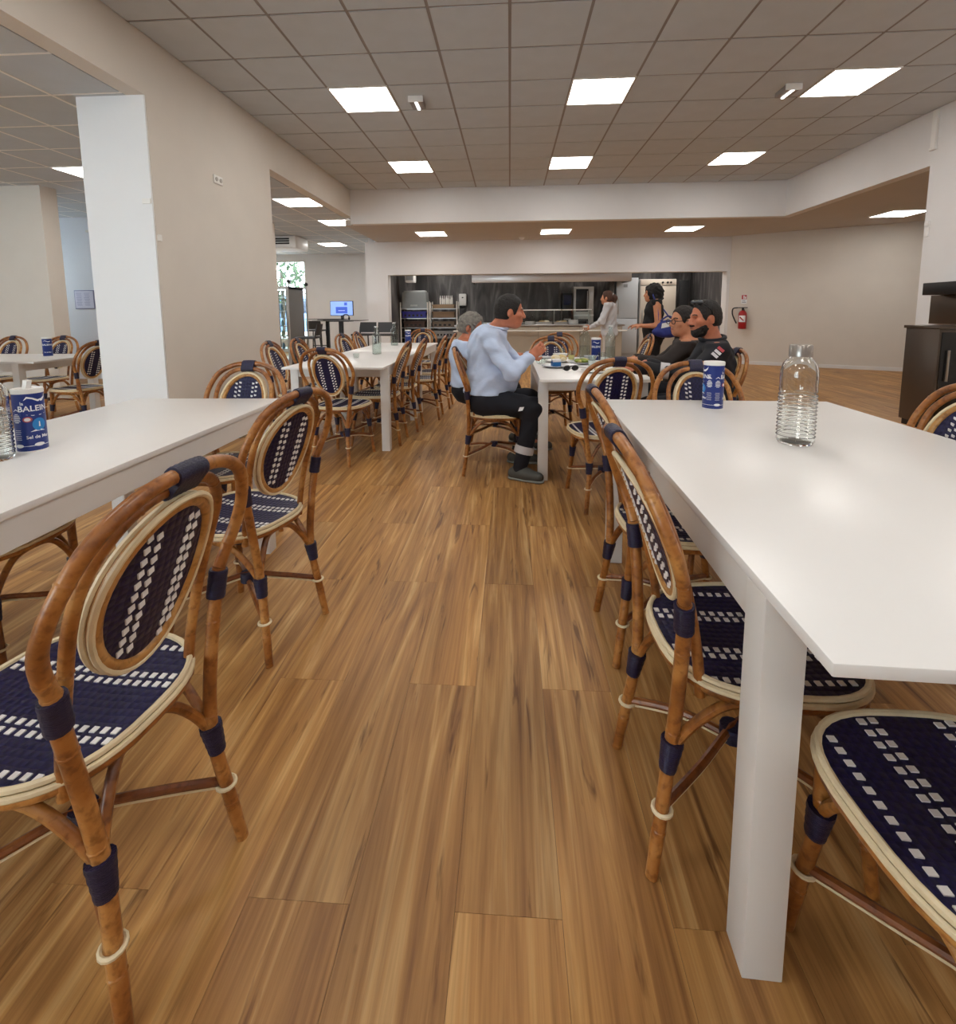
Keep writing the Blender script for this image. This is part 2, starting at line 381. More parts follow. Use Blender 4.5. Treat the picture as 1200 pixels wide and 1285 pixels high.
# ------------------------------------------------------------------ ceilings
struct(B((-9.6, -4.2, 3.5), (9.6, 15, 3.6)).build('sky_blocker', mat('sky_blocker_grey', '#8a8580', .9)), 'unseen slab added above the ceilings to block the sky', 'sky_blocker')  # unseen cover added over the ceilings to keep sky light out
for n_, bx_ in enumerate((((-9.7, -4.2, 2.9), (-9.6, 15, 3.5)), ((9.6, -4.2, 0), (9.7, 15, 3.5)), ((-9.7, 14.8, 2.93), (9.7, 15, 3.5)), ((5.05, -4.2, 0), (9.6, -4.0, 3.5)))):
    struct(B(*bx_).build('wall_outer_%d' % (n_+1), WALL), 'outer wall of the building outside the view, part %d' % (n_+1), 'wall')
def tile_ceiling(name, label, x0, x1, y0, y1, z, gx, gy, tm, gm, ymin, lights, slot=.024, rail=.003):
    base = B((x0, y0, z+.03), (x1, y1, z+.1)).build(name, mat('ceiling_void', '#6f6864', .9)); struct(base, label, 'ceiling')
    full = B((-.3+slot/2, -.3+slot/2, 0), (.3-slot/2, .3-slot/2, .02)).build('ceiling_tile', tm, base); me = full.data; bpy.data.objects.remove(full)
    rest = G()
    xs = sorted({x0, x1} | {gx+.6*k for k in range(-40, 40) if x0+.02 < gx+.6*k < x1-.02})
    ys = sorted({y0, y1} | {gy+.6*k for k in range(-40, 40) if y0+.02 < gy+.6*k < y1-.02})
    h = slot/2
    for a, b in zip(xs, xs[1:]):
        for c, d in zip(ys, ys[1:]):
            cx, cy = (a+b)/2, (c+d)/2
            if any(abs(cx-l[0]) < .3 and abs(cy-l[1]) < .3 for l in lights): continue
            if cy < ymin: rest.box((a+h, c+h, z), (b-h, d-h, z+.02))
            elif abs(b-a-.6) < .01 and abs(d-c-.6) < .01: inst('ceiling_tile', me, base, (cx, cy, z))
            else: B((a+h, c+h, z), (b-h, d-h, z+.02)).build('ceiling_tile', tm, base)
    if rest.v: rest.build('tile_field', tm, base, kind='stuff')
    for x in xs[1:-1]: B((x-h, y0, z+rail), (x+h, y1, z+.03)).build('grid_rail', gm, base)
    for a, b in zip(xs, xs[1:]): pass
    for y in ys[1:-1]: B((x0, y-h*.7, z+rail+.002), (x1, y+h*.7, z+.029)).build('grid_rail', gm, base)
    return base
LM = B((-.285, -.285, -.004), (.285, .285, .012)).build('diffuser', LIGHTM); LME = LM.data; bpy.data.objects.remove(LM)
fg = G()
for a, b, c, d in ((-.3, .3, -.3, -.285), (-.3, .3, .285, .3), (-.3, -.285, -.285, .285), (.285, .3, -.285, .285)): fg.box((a, c, -.008), (b, d, .014))
FR = fg.build('frame', FRAMEW); FRE = FR.data; bpy.data.objects.remove(FR)
def panel(x, y, z, label, group):
    t = thing('ceiling_light', label, 'ceiling light', (x, y, z), 0, group)
    inst('frame', FRE, t); inst('diffuser', LME, t)
main = []
names = {(-1.5, 5.32): 'left of the front row', (.9, 5.32): 'middle of the front row', (3.3, 5.32): 'right of the front row',
         (-1.5, 7.72): 'left of the row before the white beam', (.9, 7.72): 'middle of the row before the white beam', (3.3, 7.72): 'right of the row before the white beam'}
for x in (-1.5, .9, 3.3):
    for y in (-1.88, .52, 2.92, 5.32, 7.72): main.append((x, y))
tile_ceiling('ceiling', 'grey tiled ceiling with square light panels over the dining room', -2.9, 4.75, -4, 9.05, ZC, 0, .22, TILE, GRID, 2.6, main)
for x, y in main:
    lb = names.get((x, y))
    panel(x, y, ZC, 'square glowing panel in the main ceiling, '+lb if lb else 'square glowing panel in the ceiling above and behind the viewer', 'main ceiling light panels')
left = [(-3.33, 7.8), (-3.33, 9.6), (-4.53, 12.6), (-5.43, 6.0-.3), (-5.43, 2.1), (-5.43, -1.5), (-7.8, 3.9), (-5.43, 9.6), (-6.63, 12.6)]  # last two are added out of sight to brighten the bar area
left = [(-3.03-.3-.6*round((-3.33-x)/.6), .3+.3+.6*round((y-.6)/.6)) for x, y in left]
ll = ['nearest behind the left pier', 'second behind the left pier', 'farthest, near the air conditioner', 'left of the white pier edge', None, None, None, None, None]
tile_ceiling('ceiling_left', 'lower tiled ceiling of the room on the left', -9.6, -3.05, -4, 14.8, ZL, -3.03-.6, .3, TILE, GRIDW, 2.3, left, rail=-.004)
for (x, y), lb in zip(left, ll):
    panel(x, y, ZL, 'square glowing panel in the left room ceiling, '+lb if lb else 'square glowing panel in the left room ceiling, unseen and there for its light', 'left room ceiling light panels')
sc = G().box((-3.05, 9.2, ZR), (4.9, 11.4, ZR+.1)).box((4.9, 6.1, ZR), (9.6, 11.65, ZR+.1))
struct(sc.build('ceiling_rear', SOFF), 'lower plain ceiling in front of the kitchen', 'ceiling')
for (x, y), lb in zip(((-1.6, 10.25), (.92, 10.22), (3.42, 10.15), (6.55, 8.95)), ('left', 'middle', 'right', 'far right over the alcove')):
    panel(x, y, ZR-.012, 'square glowing panel in the lower ceiling before the kitchen, '+lb, 'lower ceiling light panels')

# ------------------------------------------------------------------ small fixtures on ceilings and walls
def exit_lamp(px, py, label):
    q = onz(px, py, ZC); t = thing('emergency_light', label, 'emergency light', (q[0], q[1], ZC), 0, 'emergency lights on the ceiling')
    B((-.07, -.11, -.05), (.07, .11, 0), .006).build('housing', mat('lamp_grey', '#8d8682', .4), t)
    B((-.078, -.118, -.06), (.078, -.108, .0)).build('end_cap', FRAMEW, t)
    B((-.014, -.1, -.06), (.014, .1, -.05), .003).build('tube', mat('tube_glow', '#ffffff', .3, emit='#ffffff', estr=3), t)
exit_lamp(524, 126, 'small white emergency light on the ceiling beside the left front panel')
exit_lamp(989, 111, 'small white emergency light on the ceiling beside the right front panel')
q = onz(655, 298, ZR); t = thing('smoke_detector', 'round white smoke detector on the lower ceiling', 'detector', (q[0], q[1], ZR))
G().lathe([(.055, 0), (.055, -.02), (.04, -.04), (.02, -.045)][::-1], 20).build('housing', PLW, t); G().lathe([(.062, -.006), (.062, 0)], 20).build('base_ring', PLW, t)
q = onx(273, 226, -2.9); t = thing('wall_socket', 'small white double socket high on the beige pier', 'socket', (-2.9, q[1], q[2]))
B((0, -.075, -.04), (.012, .075, .04), .004).build('plate', PLW, t)
for s in (-1, 1): G().lathe([(.02, 0), (.02, .006), (.015, .006)], 14).xf(Matrix.Translation((.012, s*.036, 0)) @ Matrix.Rotation(PI/2, 4, 'Y')).build('outlet', mat('socket_grey', '#b5b2ad', .5), t)
tag(B((-2.98, 3.932, 2.09), (-2.91, 3.945, 2.13)).build('door_hinge', PLW), 'white hinge tab near the top of the pier edge', 'hinge', 'white tabs on the pier edge')
tag(B((-2.9, 3.965, 1.8), (-2.89, 4.01, 1.85)).build('door_hinge', PLW), 'lower white hinge tab round the corner of the pier', 'hinge', 'white tabs on the pier edge')
t = thing('cable_conduit', 'white cable conduit at the top edge of the right wall', 'conduit', (4.75, 6.06, 2.96))
B((-.03, -.03, .02), (0, .03, .43), .003).build('duct', PLW, t); B((-.035, -.04, 0), (0, .04, .03), .004).build('end_cap', PLW, t)
t = thing('wall_outlet_box', 'small pale box on the outer edge of the right wall', 'socket', (4.75, 6.05, 2.13))
B((-.02, -.03, 0), (0, .03, .05), .004).build('box', PLW, t); B((-.015, -.025, -.12), (0, .025, -.02), .004).build('plug', PLW, t)

# ------------------------------------------------------------------ tables
def table(label, x0, x1, y0, y1, h=.75, rz=0, over=.16, along='y'):
    cx, cy = (x0+x1)/2, (y0+y1)/2; a, b = (x1-x0)/2, (y1-y0)/2
    t = thing('dining_table', label, 'table', (cx, cy, 0), rz, 'white dining tables')
    B((-a, -b, h-.02), (a, b, h), .0025).build('tabletop', WHITE, t)
    lw = .07; ox, oy = (.0, over) if along == 'y' else (over, 0)
    for sx in (-1, 1):
        for sy in (-1, 1):
            x = sx*(a-ox); y = sy*(b-oy)
            B((x-sx*lw, y-sy*lw, 0), (x, y, h-.02), .002).build('leg', WLEG, t)
    i = .008
    for s in (-1, 1):
        B((s*(a-ox-i), -(b-oy-lw), h-.1), (s*(a-ox-i-.02), b-oy-lw, h-.02)).build('apron', WLEG, t)
        B((-(a-ox-lw), s*(b-oy-i), h-.1), (a-ox-lw, s*(b-oy-i-.02), h-.02)).build('apron', WLEG, t)
    return t
table('white table in the left foreground with salt canister and glass bottle', -1.965, -1.172, .42, 2.48, rz=math.radians(1.6))
table('large white table in the right foreground with ribbed water bottle', .4425, 1.52, .59, 2.49, rz=math.radians(-1.8), over=.175)
table('white table of the left back row with a clear water bottle, nearer half', -1.89, -1.035, 3.93, 5.53)
table('farther white table at the end of the left back row', -1.89, -1.045, 5.535, 7.1)
table('white table laden with plates where the men sit', .2, .95, 3.24, 4.84)
table('white table far left behind the pier, beside the beige wall', -6.4, -4.56, 4.4, 5.3, along='x')

# ------------------------------------------------------------------ rattan chair
def mirror(pts): return [(-x, y, z) for x, y, z in pts]
def knots(g, pts, r, every, rr):                      # growth nodes of the cane
    for k in range(every//2, len(pts)-1, every):
        a, b = np.array(pts[k]), np.array(pts[k+1]); d = (b-a)/np.linalg.norm(b-a)
        g.tube([a-d*.004, a-d*.0015, a+d*.0015, a+d*.004], r, 8, radii=[r*.99, r*rr, r*rr, r*.99])
def make_chair():
    t = thing('rattan_chair', '', 'chair', group='navy woven rattan bistro chairs')
    R = .0132
    side = [(.186, -.207, .64), (.203, -.216, .68), (.217, -.234, .735), (.208, -.258, .80), (.168, -.284, .872), (.095, -.300, .914), (.0, -.305, .926)]
    full = side+mirror(side[:-1])[::-1]
    g = G(); c = catmull(full, 6); g.tube(c, R, 10); knots(g, c, R, 15, 1.1); g.build('back_hoop', RATTAN, t)
    ins = [(.140, -.150, .41), (.142, -.160, .50), (.147, -.184, .62), (.153, -.214, .73), (.145, -.244, .81), (.108, -.268, .866), (.06, -.282, .893), (0, -.286, .899)]
    c = catmull(ins+mirror(ins[:-1])[::-1], 5); g = G(); g.tube(c, .0112, 10); knots(g, c, .0112, 17, 1.1); g.build('inner_hoop', RATTAN, t)
    # medallion
    zc, hz, hx = .714, .152, .113
    def yb(z): return -.156-.117*(z-.56)/.31
    def ell(sx, sz, off, n=40):
        out = []
        for k in range(n):
            a = 2*PI*k/n; x = sx*math.sin(a)*(1+.06*math.cos(a)); z = zc+sz*math.cos(a); y = yb(z)+off-.016*(1-(x/hx)**2); out.append((x, y, z))
        return out
    G().tube(ell(hx, hz, 0), .0118, 10, closed=True).build('medallion_ring', RATLT, t)
    for off in (-.009, .009): G().tube(ell(hx+.0105, hz+.0105, off), .006, 7, closed=True).build('ring_beading', CREAM, t)
    V = [(0, yb(zc)-.016, zc)]; Fc = []; rings = 5; n = 40
    for i in range(1, rings+1):
        for p in ell((hx-.004)*i/rings, (hz-.004)*i/rings, -.0): V.append(p)
    for k in range(n):
        Fc.append((0, 1+k, 1+(k+1) % n))
        for i in range(rings-1): Fc.append((1+i*n+k, 1+(i+1)*n+k, 1+(i+1)*n+(k+1) % n, 1+i*n+(k+1) % n))
    V2 = [(x, y-.003, z) for x, y, z in V]; V1 = [(x, y+.003, z) for x, y, z in V]
    g = G(); g.add(V1, [f[::-1] for f in Fc]); g.add(V2, Fc); g.build('woven_back', NAVY, t)
    g = G()
    for ci, xc in enumerate((-.056, -.036, .036, .056)):
        for k in range(-7, 8):
            z = zc+k*.0215+(.0 if ci % 2 else .0045)
            if (xc/(hx-.012))**2+((z-zc)/(hz-.014))**2 > 1: continue
            y = yb(z)-.016*(1-(xc/hx)**2)
            sk = .003
            for s in (-1, 1):
                o = s*.0052
                q = [(xc-.006, y+o, z-.0052-sk), (xc+.006, y+o, z-.0052), (xc+.006, y+o, z+.0052), (xc-.006, y+o, z+.0052-sk)]
                q2 = [(a, b-s*.003, c_) for a, b, c_ in q]
                g.add(q+q2, [(0, 1, 2, 3) if s < 0 else (3, 2, 1, 0), (0, 4, 5, 1), (1, 5, 6, 2), (2, 6, 7, 3), (3, 7, 4, 0)])
    g.build('white_strands', WSTR, t, smooth=False, kind='stuff')
    # seat
    def seat(sx, sy, n=44):
        out = []
        for k in range(n):
            a = 2*PI*k/n; ca, sa = math.cos(a), math.sin(a); e = .72
            x = sx*math.copysign(abs(ca)**e, ca); y = sy*math.copysign(abs(sa)**e, sa)
            x *= (1+.07*y/sy); out.append((x, y+.008))
        return out
    zs = .452
    dip = lambda x, y: -.010*max(0, 1-(x/.2)**2-((y-.008)/.2)**2)
    G().tube([(x, y, zs-.017) for x, y in seat(.193, .197)], .0135, 10, closed=True).build('seat_frame', RATTAN, t)
    for dr, dz in ((.006, .005), (.010, -.007)): G().tube([(x, y, zs+dz) for x, y in seat(.193+dr, .197+dr)], .0062, 7, closed=True).build('seat_beading', CREAM, t)
    V = [(0, .008, zs+.003+dip(0, .008))]; Fc = []; n = 44
    for i in range(1, 7):
        for x, y in seat(.199*i/6, .203*i/6): V.append((x, y, zs+.004+dip(x, y)))
    for k in range(n):
        Fc.append((0, 1+k, 1+(k+1) % n))
        for i in range(5): Fc.append((1+i*n+k, 1+(i+1)*n+k, 1+(i+1)*n+(k+1) % n, 1+i*n+(k+1) % n))
    g = G(); g.add(V, Fc); g.add([(x, y, z-.008) for x, y, z in V], [f[::-1] for f in Fc]); g.build('woven_seat', NAVY, t)
    g = G()
    for ci, xc in enumerate((-.155, -.078, -.056, .056, .078, .155)):
        for k in range(-9, 10):
            y = .008+k*.0225+(.0 if ci % 2 else .004)
            if (abs(xc)/.19)**2.8+(abs(y-.008)/.192)**2.8 > 1: continue
            z = zs+.004+dip(xc, y)
            q = [(xc-.0065, y-.0055, z-.003), (xc+.0065, y-.0055, z-.003), (xc+.0065, y+.0055, z-.003), (xc-.0065, y+.0055, z-.003)]
            q2 = [(a, b, c_+.0052) for a, b, c_ in q]
            g.add(q+q2, [(4, 5, 6, 7), (0, 1, 5, 4), (1, 2, 6, 5), (2, 3, 7, 6), (3, 0, 4, 7)])
    g.build('seat_strands', WSTR, t, smooth=False, kind='stuff')
    # legs
    ends = {}
    for s in (-1, 1):
        rl = [(s*.158, -.240, 0), (s*.146, -.222, .13), (s*.134, -.204, .265), (s*.140, -.198, .36), (s*.158, -.198, .48), (s*.176, -.202, .58), (s*.186, -.207, .64)]
        c = catmull(rl, 5); g = G(); g.tube(c, .0145, 10, radii=[.0135]*3+[.0145]*(len(c)-3)); knots(g, c, .0145, 9, 1.1); g.build('leg', RATTAN, t)
        fl_ = [(s*.172, .205, 0), (s*.160, .190, .13), (s*.148, .172, .265), (s*.150, .168, .35), (s*.152, .165, .445)]
        c = catmull(fl_, 5); g = G(); g.tube(c, .014, 10); knots(g, c, .014, 9, 1.1); g.build('leg', RATTAN, t)
    # bindings
    def bind(a, b, r0, r1, name='binding', m=NAVYB):
        if b is None: P = [np.array(q) for q in a]
        else:
            a, b = np.array(a, float), np.array(b, float); P = [a+(b-a)*k/8 for k in range(9)]
        rr = [(r0+(r1-r0)*k/(len(P)-1))*(1.03 if k % 2 else .985) for k in range(len(P))]
        return G().tube(P, r0, 12, radii=rr).build(name, m, t)
    V = []; n = 16; xs = np.linspace(-.034, .034, 13); Fc = []
    for i, x in enumerate(xs):                         # one navy wrap round both hoops: stadium section
        A_, B_ = np.array([-.305+.55*x*x, .926-1.33*x*x]), np.array([-.286+1.1*x*x, .899-1.7*x*x]); d = (B_-A_)/np.linalg.norm(B_-A_); nn = np.array([-d[1], d[0]]); w0 = 1.05 if i % 2 else 1.0
        for k in range(n):
            a = PI/2+PI*k/(n/2-1) if k < n/2 else -PI/2+PI*(k-n/2)/(n/2-1); C_, r = (A_, .0178*w0) if k < n/2 else (B_, .0152*w0)
            q = C_+d*math.cos(a)*r+nn*math.sin(a)*r; V.append((x, q[0], q[1]))
        if i: Fc += [((i-1)*n+k, (i-1)*n+(k+1) % n, i*n+(k+1) % n, i*n+k) for k in range(n)]
    Fc += [tuple(range(n-1, -1, -1)), tuple((len(xs)-1)*n+k for k in range(n))]
    bm = bmesh.new(); vv = [bm.verts.new(q) for q in V]
    for f_ in Fc: bm.faces.new([vv[i] for i in f_])
    bmesh.ops.recalc_face_normals(bm, faces=bm.faces); G().bm(bm).build('binding', NAVYB, t)
    for s in (-1, 1):
        bind((s*.1752, -.2016, .575), (s*.185, -.2065, .635), .0195, .0195)
        bind((s*.138, -.209, .235), (s*.134, -.199, .30), .0175, .0235)
        bind((s*.151, .176, .235), (s*.148, .168, .30), .0175, .0235)
    bind((-.012, yb(.56)-.002, .5605), (.014, yb(.56)-.002, .5605), .0145, .0145, m=BLACK)
    # arch braces below the seat
    def arch(a, b, z0=.285, z1=.412, inward=(0, 0)):
        a, b = np.array(a), np.array(b); pts = []
        for k, h in ((0, 0), (.10, .45), (.24, .86), (.38, 1), (.62, 1), (.76, .86), (.90, .45), (1, 0)):
            q = a+(b-a)*k; f = math.sin(PI*k)
            pts.append((q[0]+inward[0]*f, q[1]+inward[1]*f, z0+(z1-z0)*h))
        G().tube(catmull(pts, 4), .0105, 9).build('arch_brace', RATTAN, t)
    arch((-.134, -.198), (.134, -.198), inward=(0, .04)); arch((-.148, .17), (.148, .17), inward=(0, .0))
    for s in (-1, 1): arch((s*.134, -.198), (s*.148, .17), inward=(s*.02, 0))
    # crossed stretchers with their cords
    for s in (-1, 1):
        pts = [(s*.143, -.214, .155), (s*.075, -.11, .185), (0, -.012, .2+.011*s), (-s*.08, .09, .185), (-s*.156, .186, .155)]
        c = catmull(pts, 5); o = G().tube(c, .0095, 8).build('stretcher', RATDK, t)
        ring = lambda cx, cy: [(cx+.019*math.cos(a), cy+.019*math.sin(a), .148) for a in np.linspace(0, 2*PI, 14, endpoint=False)]
        g = G(); g.tube([(x, y, z-.0135) for x, y, z in c], .0045, 6)
        g.tube(ring(s*.145, -.219), .0045, 6, closed=True); g.tube(ring(-s*.158, .188), .0045, 6, closed=True)
        g.build('stretcher_cord', CREAM, o)
    bind((0, -.012, .183), (0, -.012, .218), .026, .026)
    return t
proto = make_chair()
CH_ = []
def chair(label, x, y, face):                          # face: heading in degrees, 0 = +X, 90 = +Y
    o = proto if not CH_ else copy_tree(proto)
    o.location = (x, y, 0); o.rotation_euler = (0, 0, math.radians(face-90)); o['label'] = label; CH_.append(o); return o
chair('worn rattan chair with navy weave in the left foreground, nearest the viewer', -.868, .828, 175)
chair('rattan chair at the left foreground table, second from the viewer', -1.01, 1.715, 165)
chair('rattan chair at the far end of the left foreground table', -1.42, 2.28, 270)
chair('rattan chair on the wall side of the left foreground table, only its legs showing', -1.80, 1.50, 0)
chair('rattan chair seen edge on at the right foreground table, nearest the table leg', .54, 1.10, 1)
chair('rattan chair at the right foreground table, second along the aisle', .595, 1.73, 2)
chair('rattan chair tucked under the near end of the right table, cut by the frame', .715, .665, 90)
chair('rattan chair behind the blue salt canister at the far end of the right table', .96, 2.30, 270)
chair('rattan chair at the right frame edge beyond the ribbed bottle', 1.37, 1.80, 182)
chair('rattan chair with its back to the viewer at the near end of the men\'s table', .585, 3.08, 96)
chair('rattan chair at the near end of the left back row table', -1.37, 3.90, 82)
chair('rattan chair on the aisle side of the left back row, nearest the table leg', -1.22, 4.41, 180)
chair('rattan chair on the aisle side of the left back row, second from the near end', -1.16, 4.93, 180)
chair('rattan chair on the aisle side of the left back row, third from the near end', -1.02, 5.48, 180)
chair('rattan chair on the aisle side of the left back row, farthest, beside the seated men', -.98, 6.1, 180)
chair('rattan chair on the pier side of the left back row, nearest', -1.95, 4.45, 0)
chair('rattan chair on the pier side of the left back row, second', -1.92, 4.98, 0)
chair('rattan chair on the pier side of the left back row, third, below the screen', -1.80, 5.95, 350)
chair('rattan chair on the pier side of the left back row, fourth, below the screen', -1.78, 6.55, 0)
chair('rattan chair at the far end of the left back row, before the kitchen rack', -1.35, 7.3, 270)
chair('rattan chair under the man in the blue shirt', -.105, 3.64, 2)
chair('rattan chair under the grey haired man', -.115, 4.28, 0)
chair('rattan chair under the bearded man in the dark jacket', 1.26, 3.46, 180)
chair('rattan chair under the man with glasses', 1.26, 4.05, 180)
chair('rattan chair at the far end of the plate laden table', .43, 4.86, 270)
chair('empty rattan chair standing farther back towards the kitchen counter', .61, 5.78, 270)
chair('rattan chair in profile in front of the woman with the bag', 1.27, 5.6, 180)
chair('dark rattan chair at the right end of the far left table, cut by the pier', -4.40, 4.70, 172)
chair('rattan chair behind the far left table, beside its salt canister', -5.47, 5.40, 270)
chair('rattan chair behind the far left table, nearest the left frame edge', -6.13, 5.40, 270)
chair('rattan chair on the near side of the far left table, at the frame edge', -4.86, 4.30, 90)

# ------------------------------------------------------------------ text and prints
def text_mesh(s, size):
    cu = bpy.data.curves.new('txt', 'FONT'); cu.body = s; cu.size = size; cu.align_x = 'CENTER'; cu.align_y = 'CENTER'; cu.resolution_u = 3; cu.offset = size*.018
    o = bpy.data.objects.new('txt', cu); COL.objects.link(o)
    bpy.context.view_layer.update()
    dg = bpy.context.evaluated_depsgraph_get(); me = bpy.data.meshes.new_from_object(o.evaluated_get(dg))
    bm = bmesh.new(); bm.from_mesh(me); bmesh.ops.triangulate(bm, faces=bm.faces)
    bmesh.ops.subdivide_edges(bm, edges=[e for e in bm.edges if e.calc_length() > size*.3], cuts=1)
    bmesh.ops.triangulate(bm, faces=bm.faces)
    bm.verts.index_update(); V = [v.co[:] for v in bm.verts]; Fc = [[v.index for v in f.verts] for f in bm.faces]
    bm.free(); bpy.data.objects.remove(o); bpy.data.curves.remove(cu); bpy.data.meshes.remove(me)
    return V, Fc
def wrap(V, r, ang, z, sx=1, sz=1):                    # lay flat xy outline on a cylinder at heading ang
    out = []
    for x, y, _ in V:
        a = ang+x*sx/r; out.append((r*math.cos(a), r*math.sin(a), z+y*sz))
    return out
def disc(rx, ry, n=15):
    xs = [rx*-math.cos(PI*k/(n-1)) for k in range(n)]; return strip([(x, 0) for x in xs], [2*ry*math.sqrt(max(0, 1-(x/rx)**2))+1e-5 for x in xs])
def strip(pts, wd):
    if len(pts) == 2:                                  # subdivide so that it follows a curved surface
        (xa, ya), (xb, yb_) = pts; pts = [(xa+(xb-xa)*k/8, ya+(yb_-ya)*k/8) for k in range(9)]; wd = [wd[0]+(wd[1]-wd[0])*k/8 for k in range(9)]
    V = []; Fc = []
    for i, (x, y) in enumerate(pts):
        a = pts[max(i-1, 0)]; b = pts[min(i+1, len(pts)-1)]; dx, dy = b[0]-a[0], b[1]-a[1]; l = math.hypot(dx, dy) or 1
        h = wd[i]/2; V += [(x-dy/l*h, y+dx/l*h, 0), (x+dy/l*h, y-dx/l*h, 0)]
        if i: Fc.append((2*i-2, 2*i-1, 2*i+1, 2*i))
    return V, Fc
def salt(label, x, y, z, ang, r=.0385, h=.205, full=True, spout=False, rz=0):
    t = thing('salt_canister', label, 'salt canister', (x, y, z), rz, 'blue salt canisters')
    G().lathe([(r*.97, 0), (r, .003), (r, h-.004)], 32).build('body', BLUE, t)
    G().lathe([(r*.985, 0), (r*1.012, 0.0), (r*1.012, .004)], 32).build('base_rim', PLW, t)
    lid = G().lathe([(r*1.03, h-.012), (r*1.045, h), (r*1.0, h+.004), (r*.86, h+.005), (r*.84, h+.001), (.001, h+.001)], 32).build('lid', PLW, t)
    if spout: B((-.008, -.009, -.002), (.008, .009, .032), .002).xf(Matrix.Translation((.004, -.006, h)) @ Matrix.Rotation(.25, 4, 'Y')).build('spout', PLW, lid)
    R = r+.0006; g = G()
    if full:
        for a0 in (ang, ang+PI):                       # same print front and back
            V, Fc = text_mesh('BALEINE', .026); g.add(wrap(V, R, a0, h*.70, 1.0), Fc)
            V, Fc = text_mesh('la', .015); g.add(wrap([(x_-.036, y_, 0) for x_, y_, _ in V], R, a0, h*.79), Fc)
            V, Fc = text_mesh('Sel de Mer', .015); g.add(wrap(V, R, a0, h*.24), Fc)
            V, Fc = strip([(-.03, .0), (-.022, .009), (-.008, .005), (.006, -.003), (.02, -.002), (.031, .006), (.036, .016)], [.001, .006, .005, .006, .009, .006, .001]); g.add(wrap(V, R, a0, h*.84), Fc)
            V, Fc = strip([(-.028, .0), (-.01, -.004), (.01, -.004), (.028, .0)], [.0005, .002, .002, .0005]); g.add(wrap(V, R, a0, h*.61), Fc)
            V, Fc = strip([(-.02, 0), (-.008, .003), (.008, .003), (.02, 0)], [.001, .005, .005, .001]); g.add(wrap(V, R, a0, h*.33), Fc)
        for a0 in (ang+1.35, ang-1.35, ang+.98+PI):
            for i, wd in enumerate((.012, .02, .022, .024, .02, .024, .014)): V, Fc = strip([(-wd/2, 0), (wd/2, 0)], [.0022]*2); g.add(wrap(V, R, a0, h*(.62-.022*i)), Fc)
            for i, wd in enumerate((.02, .022, .018, .022, .02, .022)): V, Fc = strip([(-wd/2, 0), (wd/2, 0)], [.0012]*2); g.add(wrap(V, R, a0, h*(.36-.03*i)), Fc)
            V, Fc = strip([(-.01, -.003), (0, .004), (.01, -.003)], [.002, .004, .002]); g.add(wrap(V, R, a0, h*.68), Fc)
        V, Fc = disc(.014, .006); g.add(wrap(V, R, ang-1.35, h*.105), Fc); g.add(wrap(V, R, ang, h*.115), Fc)
        ln = [(x_, 0) for x_ in np.linspace(-PI*R, PI*R, 40)]; V, Fc = strip(ln, [.0016]*40); g.add(wrap(V, R, 0, h*.1), Fc)
        g2 = G()
        for a0 in (ang+.12, ang+PI+.12): V, Fc = disc(.019, .021); g2.add(wrap(V, R-.0003, a0, h*.44), Fc)
        g2.build('blue_roundel', BLUEL, t)
        g3 = G()
        for a0 in (ang-.62, ang+PI-.62): V, Fc = disc(.0125, .009); g3.add(wrap(V, R-.0002, a0, h*.53), Fc)
        g3.build('round_seal', mat('seal_red', '#b9504a', .5), t)
        for a0 in (ang-.62, ang+PI-.62): V, Fc = disc(.0085, .006); g.add(wrap(V, R, a0, h*.53), Fc)
        V, Fc = strip([(0, -.008), (0, .009)], [.005, .003])
        for a0 in (ang+.12, ang+PI+.12): g.add(wrap(V, R, a0, h*.44), Fc)
    else:
        V, Fc = text_mesh('BALEINE', .026); g.add(wrap(V, R, ang, h*.62), Fc)
        V, Fc = strip([(-.03, .0), (-.022, .009), (-.008, .005), (.006, -.003), (.02, -.002), (.031, .006)], [.001, .006, .005, .006, .009, .001]); g.add(wrap(V, R, ang, h*.8), Fc)
        V, Fc = text_mesh('Sel de Mer', .015); g.add(wrap(V, R, ang, h*.22), Fc)
    g.build('print', PWHITE, t, smooth=False)
    return t
def look(x, y): return math.atan2(-y, -x)              # heading from a spot to the viewer
q = onz(42, 564, .75); salt('blue salt canister with open white spout on the left foreground table', q[0], q[1], .75, look(q[0], q[1])+.45, .0405, .205, spout=True)
q = onz(894, 512, .75); salt('blue salt canister on the far end of the right foreground table', q[0], q[1], .75, look(q[0], q[1])-1.35+PI, .044, .212)
salt('small blue salt canister standing between bottles on the plate laden table', .785, 4.52, .75, look(.785, 4.52), .042, .2, full=False)
salt('blue salt canister far along the left back row table', -1.40, 6.7, .75, look(-1.4, 6.7), .04, .2, full=False)
salt('blue salt canister on the far left table', -5.0, 5.0, .75, look(-5, 5), .042, .2, full=False)

